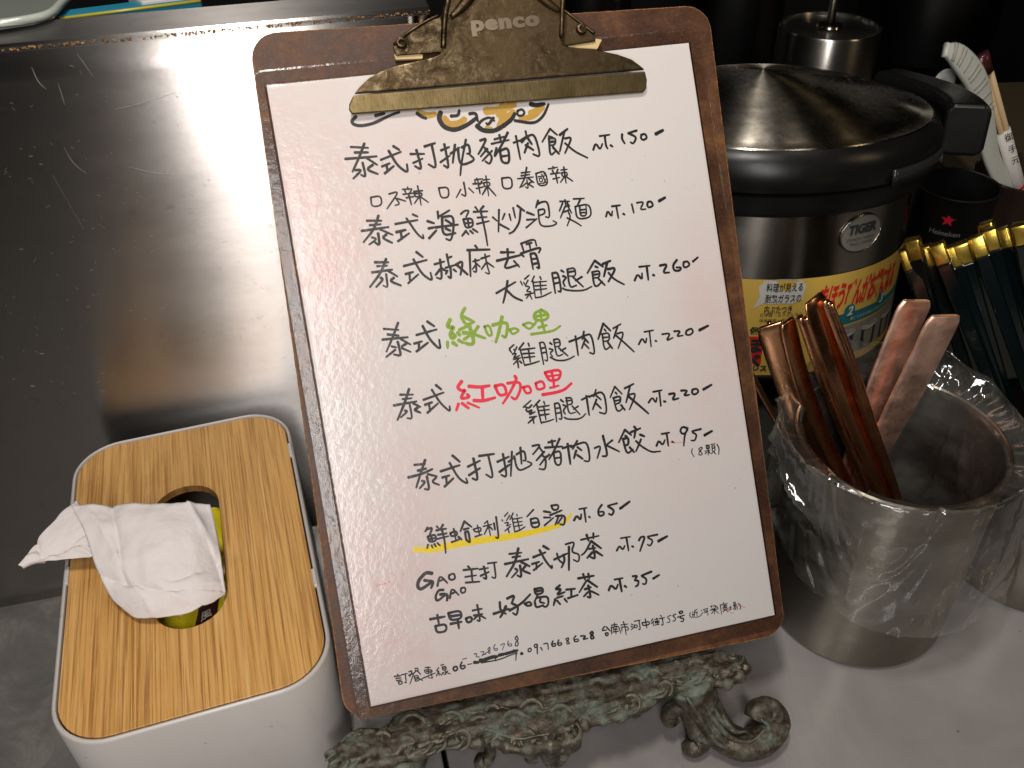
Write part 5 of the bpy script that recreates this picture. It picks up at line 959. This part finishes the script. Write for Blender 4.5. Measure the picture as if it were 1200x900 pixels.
mesh('lettering', [(rS*1.013*math.cos(aS+(x-wt/2)/rS), rS*1.013*math.sin(aS+(x-wt/2)/rS), zS-.0135+y) for x, y, z in vs], fs, flat('dim_print', (.18, .18, .18), .5), cp)
# utensil cup
UC = Vector((.615, .19, 0))
uc = thing('utensil_cup', 'dark cup holding white ladles at the right edge', 'cup', UC); m_ = M('dark_brown_glaze', (.02, .012, .009), .22).m
lathe('shell', [(0, 0), (.036, 0), (.043, .085), (.0445, .095), (.042, .096), (.040, .09), (.034, .003), (0, .003)], m_, uc, 64)
WP = M('ladle_plastic', (.50, .51, .46), .4).m
# slotted spatula
y0 = .185
def pY(px, py, y=y0): return spot_y(px, py, y)
sp = thing('slotted_spatula', 'white ribbed plastic spatula standing in the dark cup', 'spatula', UC+Vector((0, 0, .02)))
cl = [pY(1107, 58), pY(1122, 66), pY(1140, 88), pY(1152, 118), pY(1156, 150), pY(1162, 185), pY(1180, 225), pY(1196, 262)]
cl = [p-sp.location for p in cl]; cc = catmull(cl, 6); bm = bmesh.new(); n = len(cc); rings = []
for i, p in enumerate(cc):
    t = (cc[min(i+1, n-1)]-cc[max(i-1, 0)]).normalized(); f_ = Vector((-.25, -.75, .6)); f_ = (f_-t*f_.dot(t)).normalized(); b = t.cross(f_); s = i/(n-1)
    w_ = .0105*math.sin(math.pi*min(1, s*1.7+.06))**.6 if s < .5 else .0075; w_ = max(w_, .0055)
    rings.append([bm.verts.new(p+b*(x*w_)+f_*(yy*.0025)) for x, yy in ((-1, .6), (-.8, 1), (.8, 1), (1, .6), (1, -.6), (.8, -1), (-.8, -1), (-1, -.6))])
for i in range(n-1):
    for s in range(8): s2 = (s+1) % 8; bm.faces.new((rings[i][s], rings[i][s2], rings[i+1][s2], rings[i+1][s]))
bm.faces.new(rings[0][::-1]); bm.faces.new(rings[-1]); from_bm('blade', bm, WP, sp, True)
for k in range(12):
    i = 3+int(k*1.6); p = cc[i]; t = (cc[i+1]-cc[i-1]).normalized(); f_ = Vector((-.25, -.75, .6)); f_ = (f_-t*f_.dot(t)).normalized(); b = t.cross(f_)
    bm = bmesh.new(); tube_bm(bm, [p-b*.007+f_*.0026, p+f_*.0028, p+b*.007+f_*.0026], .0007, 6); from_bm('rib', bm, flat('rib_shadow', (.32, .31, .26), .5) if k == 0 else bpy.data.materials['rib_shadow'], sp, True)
sl = thing('white_ladle', 'white hooked plastic ladle leaning in the dark cup under the spatula', 'ladle', UC+Vector((0, 0, .02)))
bm = bmesh.new(); tube_bm(bm, catmull([p-sl.location for p in (pY(1104, 100, .20), pY(1109, 92, .20), pY(1119, 88, .20), pY(1132, 96, .20), pY(1132, 125, .20), pY(1137, 162, .20), pY(1155, 195, .20), pY(1176, 228, .20), pY(1190, 260, .20))], 6), [.003, .004, .004, .003, .003, .0052, .0055, .0055], 12, .55, Vector((0, -1, .5))); from_bm('handle', bm, WP, sl, True)
bm = bmesh.new(); r2 = bmesh.ops.create_uvsphere(bm, u_segments=24, v_segments=12, radius=.010); bmesh.ops.scale(bm, vec=(1, .5, 1.2), verts=r2['verts']); bmesh.ops.translate(bm, verts=r2['verts'], vec=pY(1106, 98, .20)-sl.location); from_bm('bowl', bm, WP, sl, True); bpy.data.objects.remove(sl.children[-1])
# disposable chopsticks in a paper sleeve
ds = thing('sleeved_chopsticks', 'pale wooden chopsticks in a white paper sleeve with red stripes', 'chopsticks', UC+Vector((0, 0, .02)))
a, b = pY(1152, 68, .19), pY(1202, 250, .185); dd = (b-a)
def bar(name, f0, f1, off, w_, t2, mat):
    bm = bmesh.new(); s = Vector((.96, 0, .28)); tube_bm(bm, [a+dd*f0+s*off-ds.location, a+dd*(f0+f1)/2+s*off-ds.location, a+dd*f1+s*off-ds.location], w_, 8, t2, Vector((0, -1, .3))); return from_bm(name, bm, mat, ds, True)
WOOD = M('pale_wood', (.50, .36, .20), .6).m; PSL = flat('sleeve_paper', (.58, .56, .52), .7)
bar('stick', .06, 1, -.0022, .0024, 1, WOOD); bar('stick', .06, 1, .0030, .0024, 1, WOOD); bar('tip_wrap', -.02, .085, 0, .0062, .6, flat('dark_red_foil', (.05, .012, .012), .25)); bar('sleeve', .44, 1, 0, .0072, .55, PSL)
for f in (.80, .835, .87): bar('red_stripe', f, f+.014, 0, .0075, .58, RED)
for k, ch in enumerate('御手元'):
    vs, fs = text_geo(ch, .009); c = a+dd*(.47+.075*k)-ds.location; e1 = Vector((.96, 0, .28)); e2 = -dd.normalized()
    mesh('sleeve_print', [c+e1*(x-.004)+e2*(y-.004)+Vector((0, -.0048, .0018)) for x, y, z in vs], fs, INKB, ds)
# dim crate behind
o = box('wooden_board', (.90, .36, .018), (.42, .34, .028), M('dim_wood', (.055, .042, .022), .6).m, None, .004, Matrix.Rotation(R(-12), 3, 'Z')); tag(o, 'dim brown wooden board lying in the background at the right', 'board')
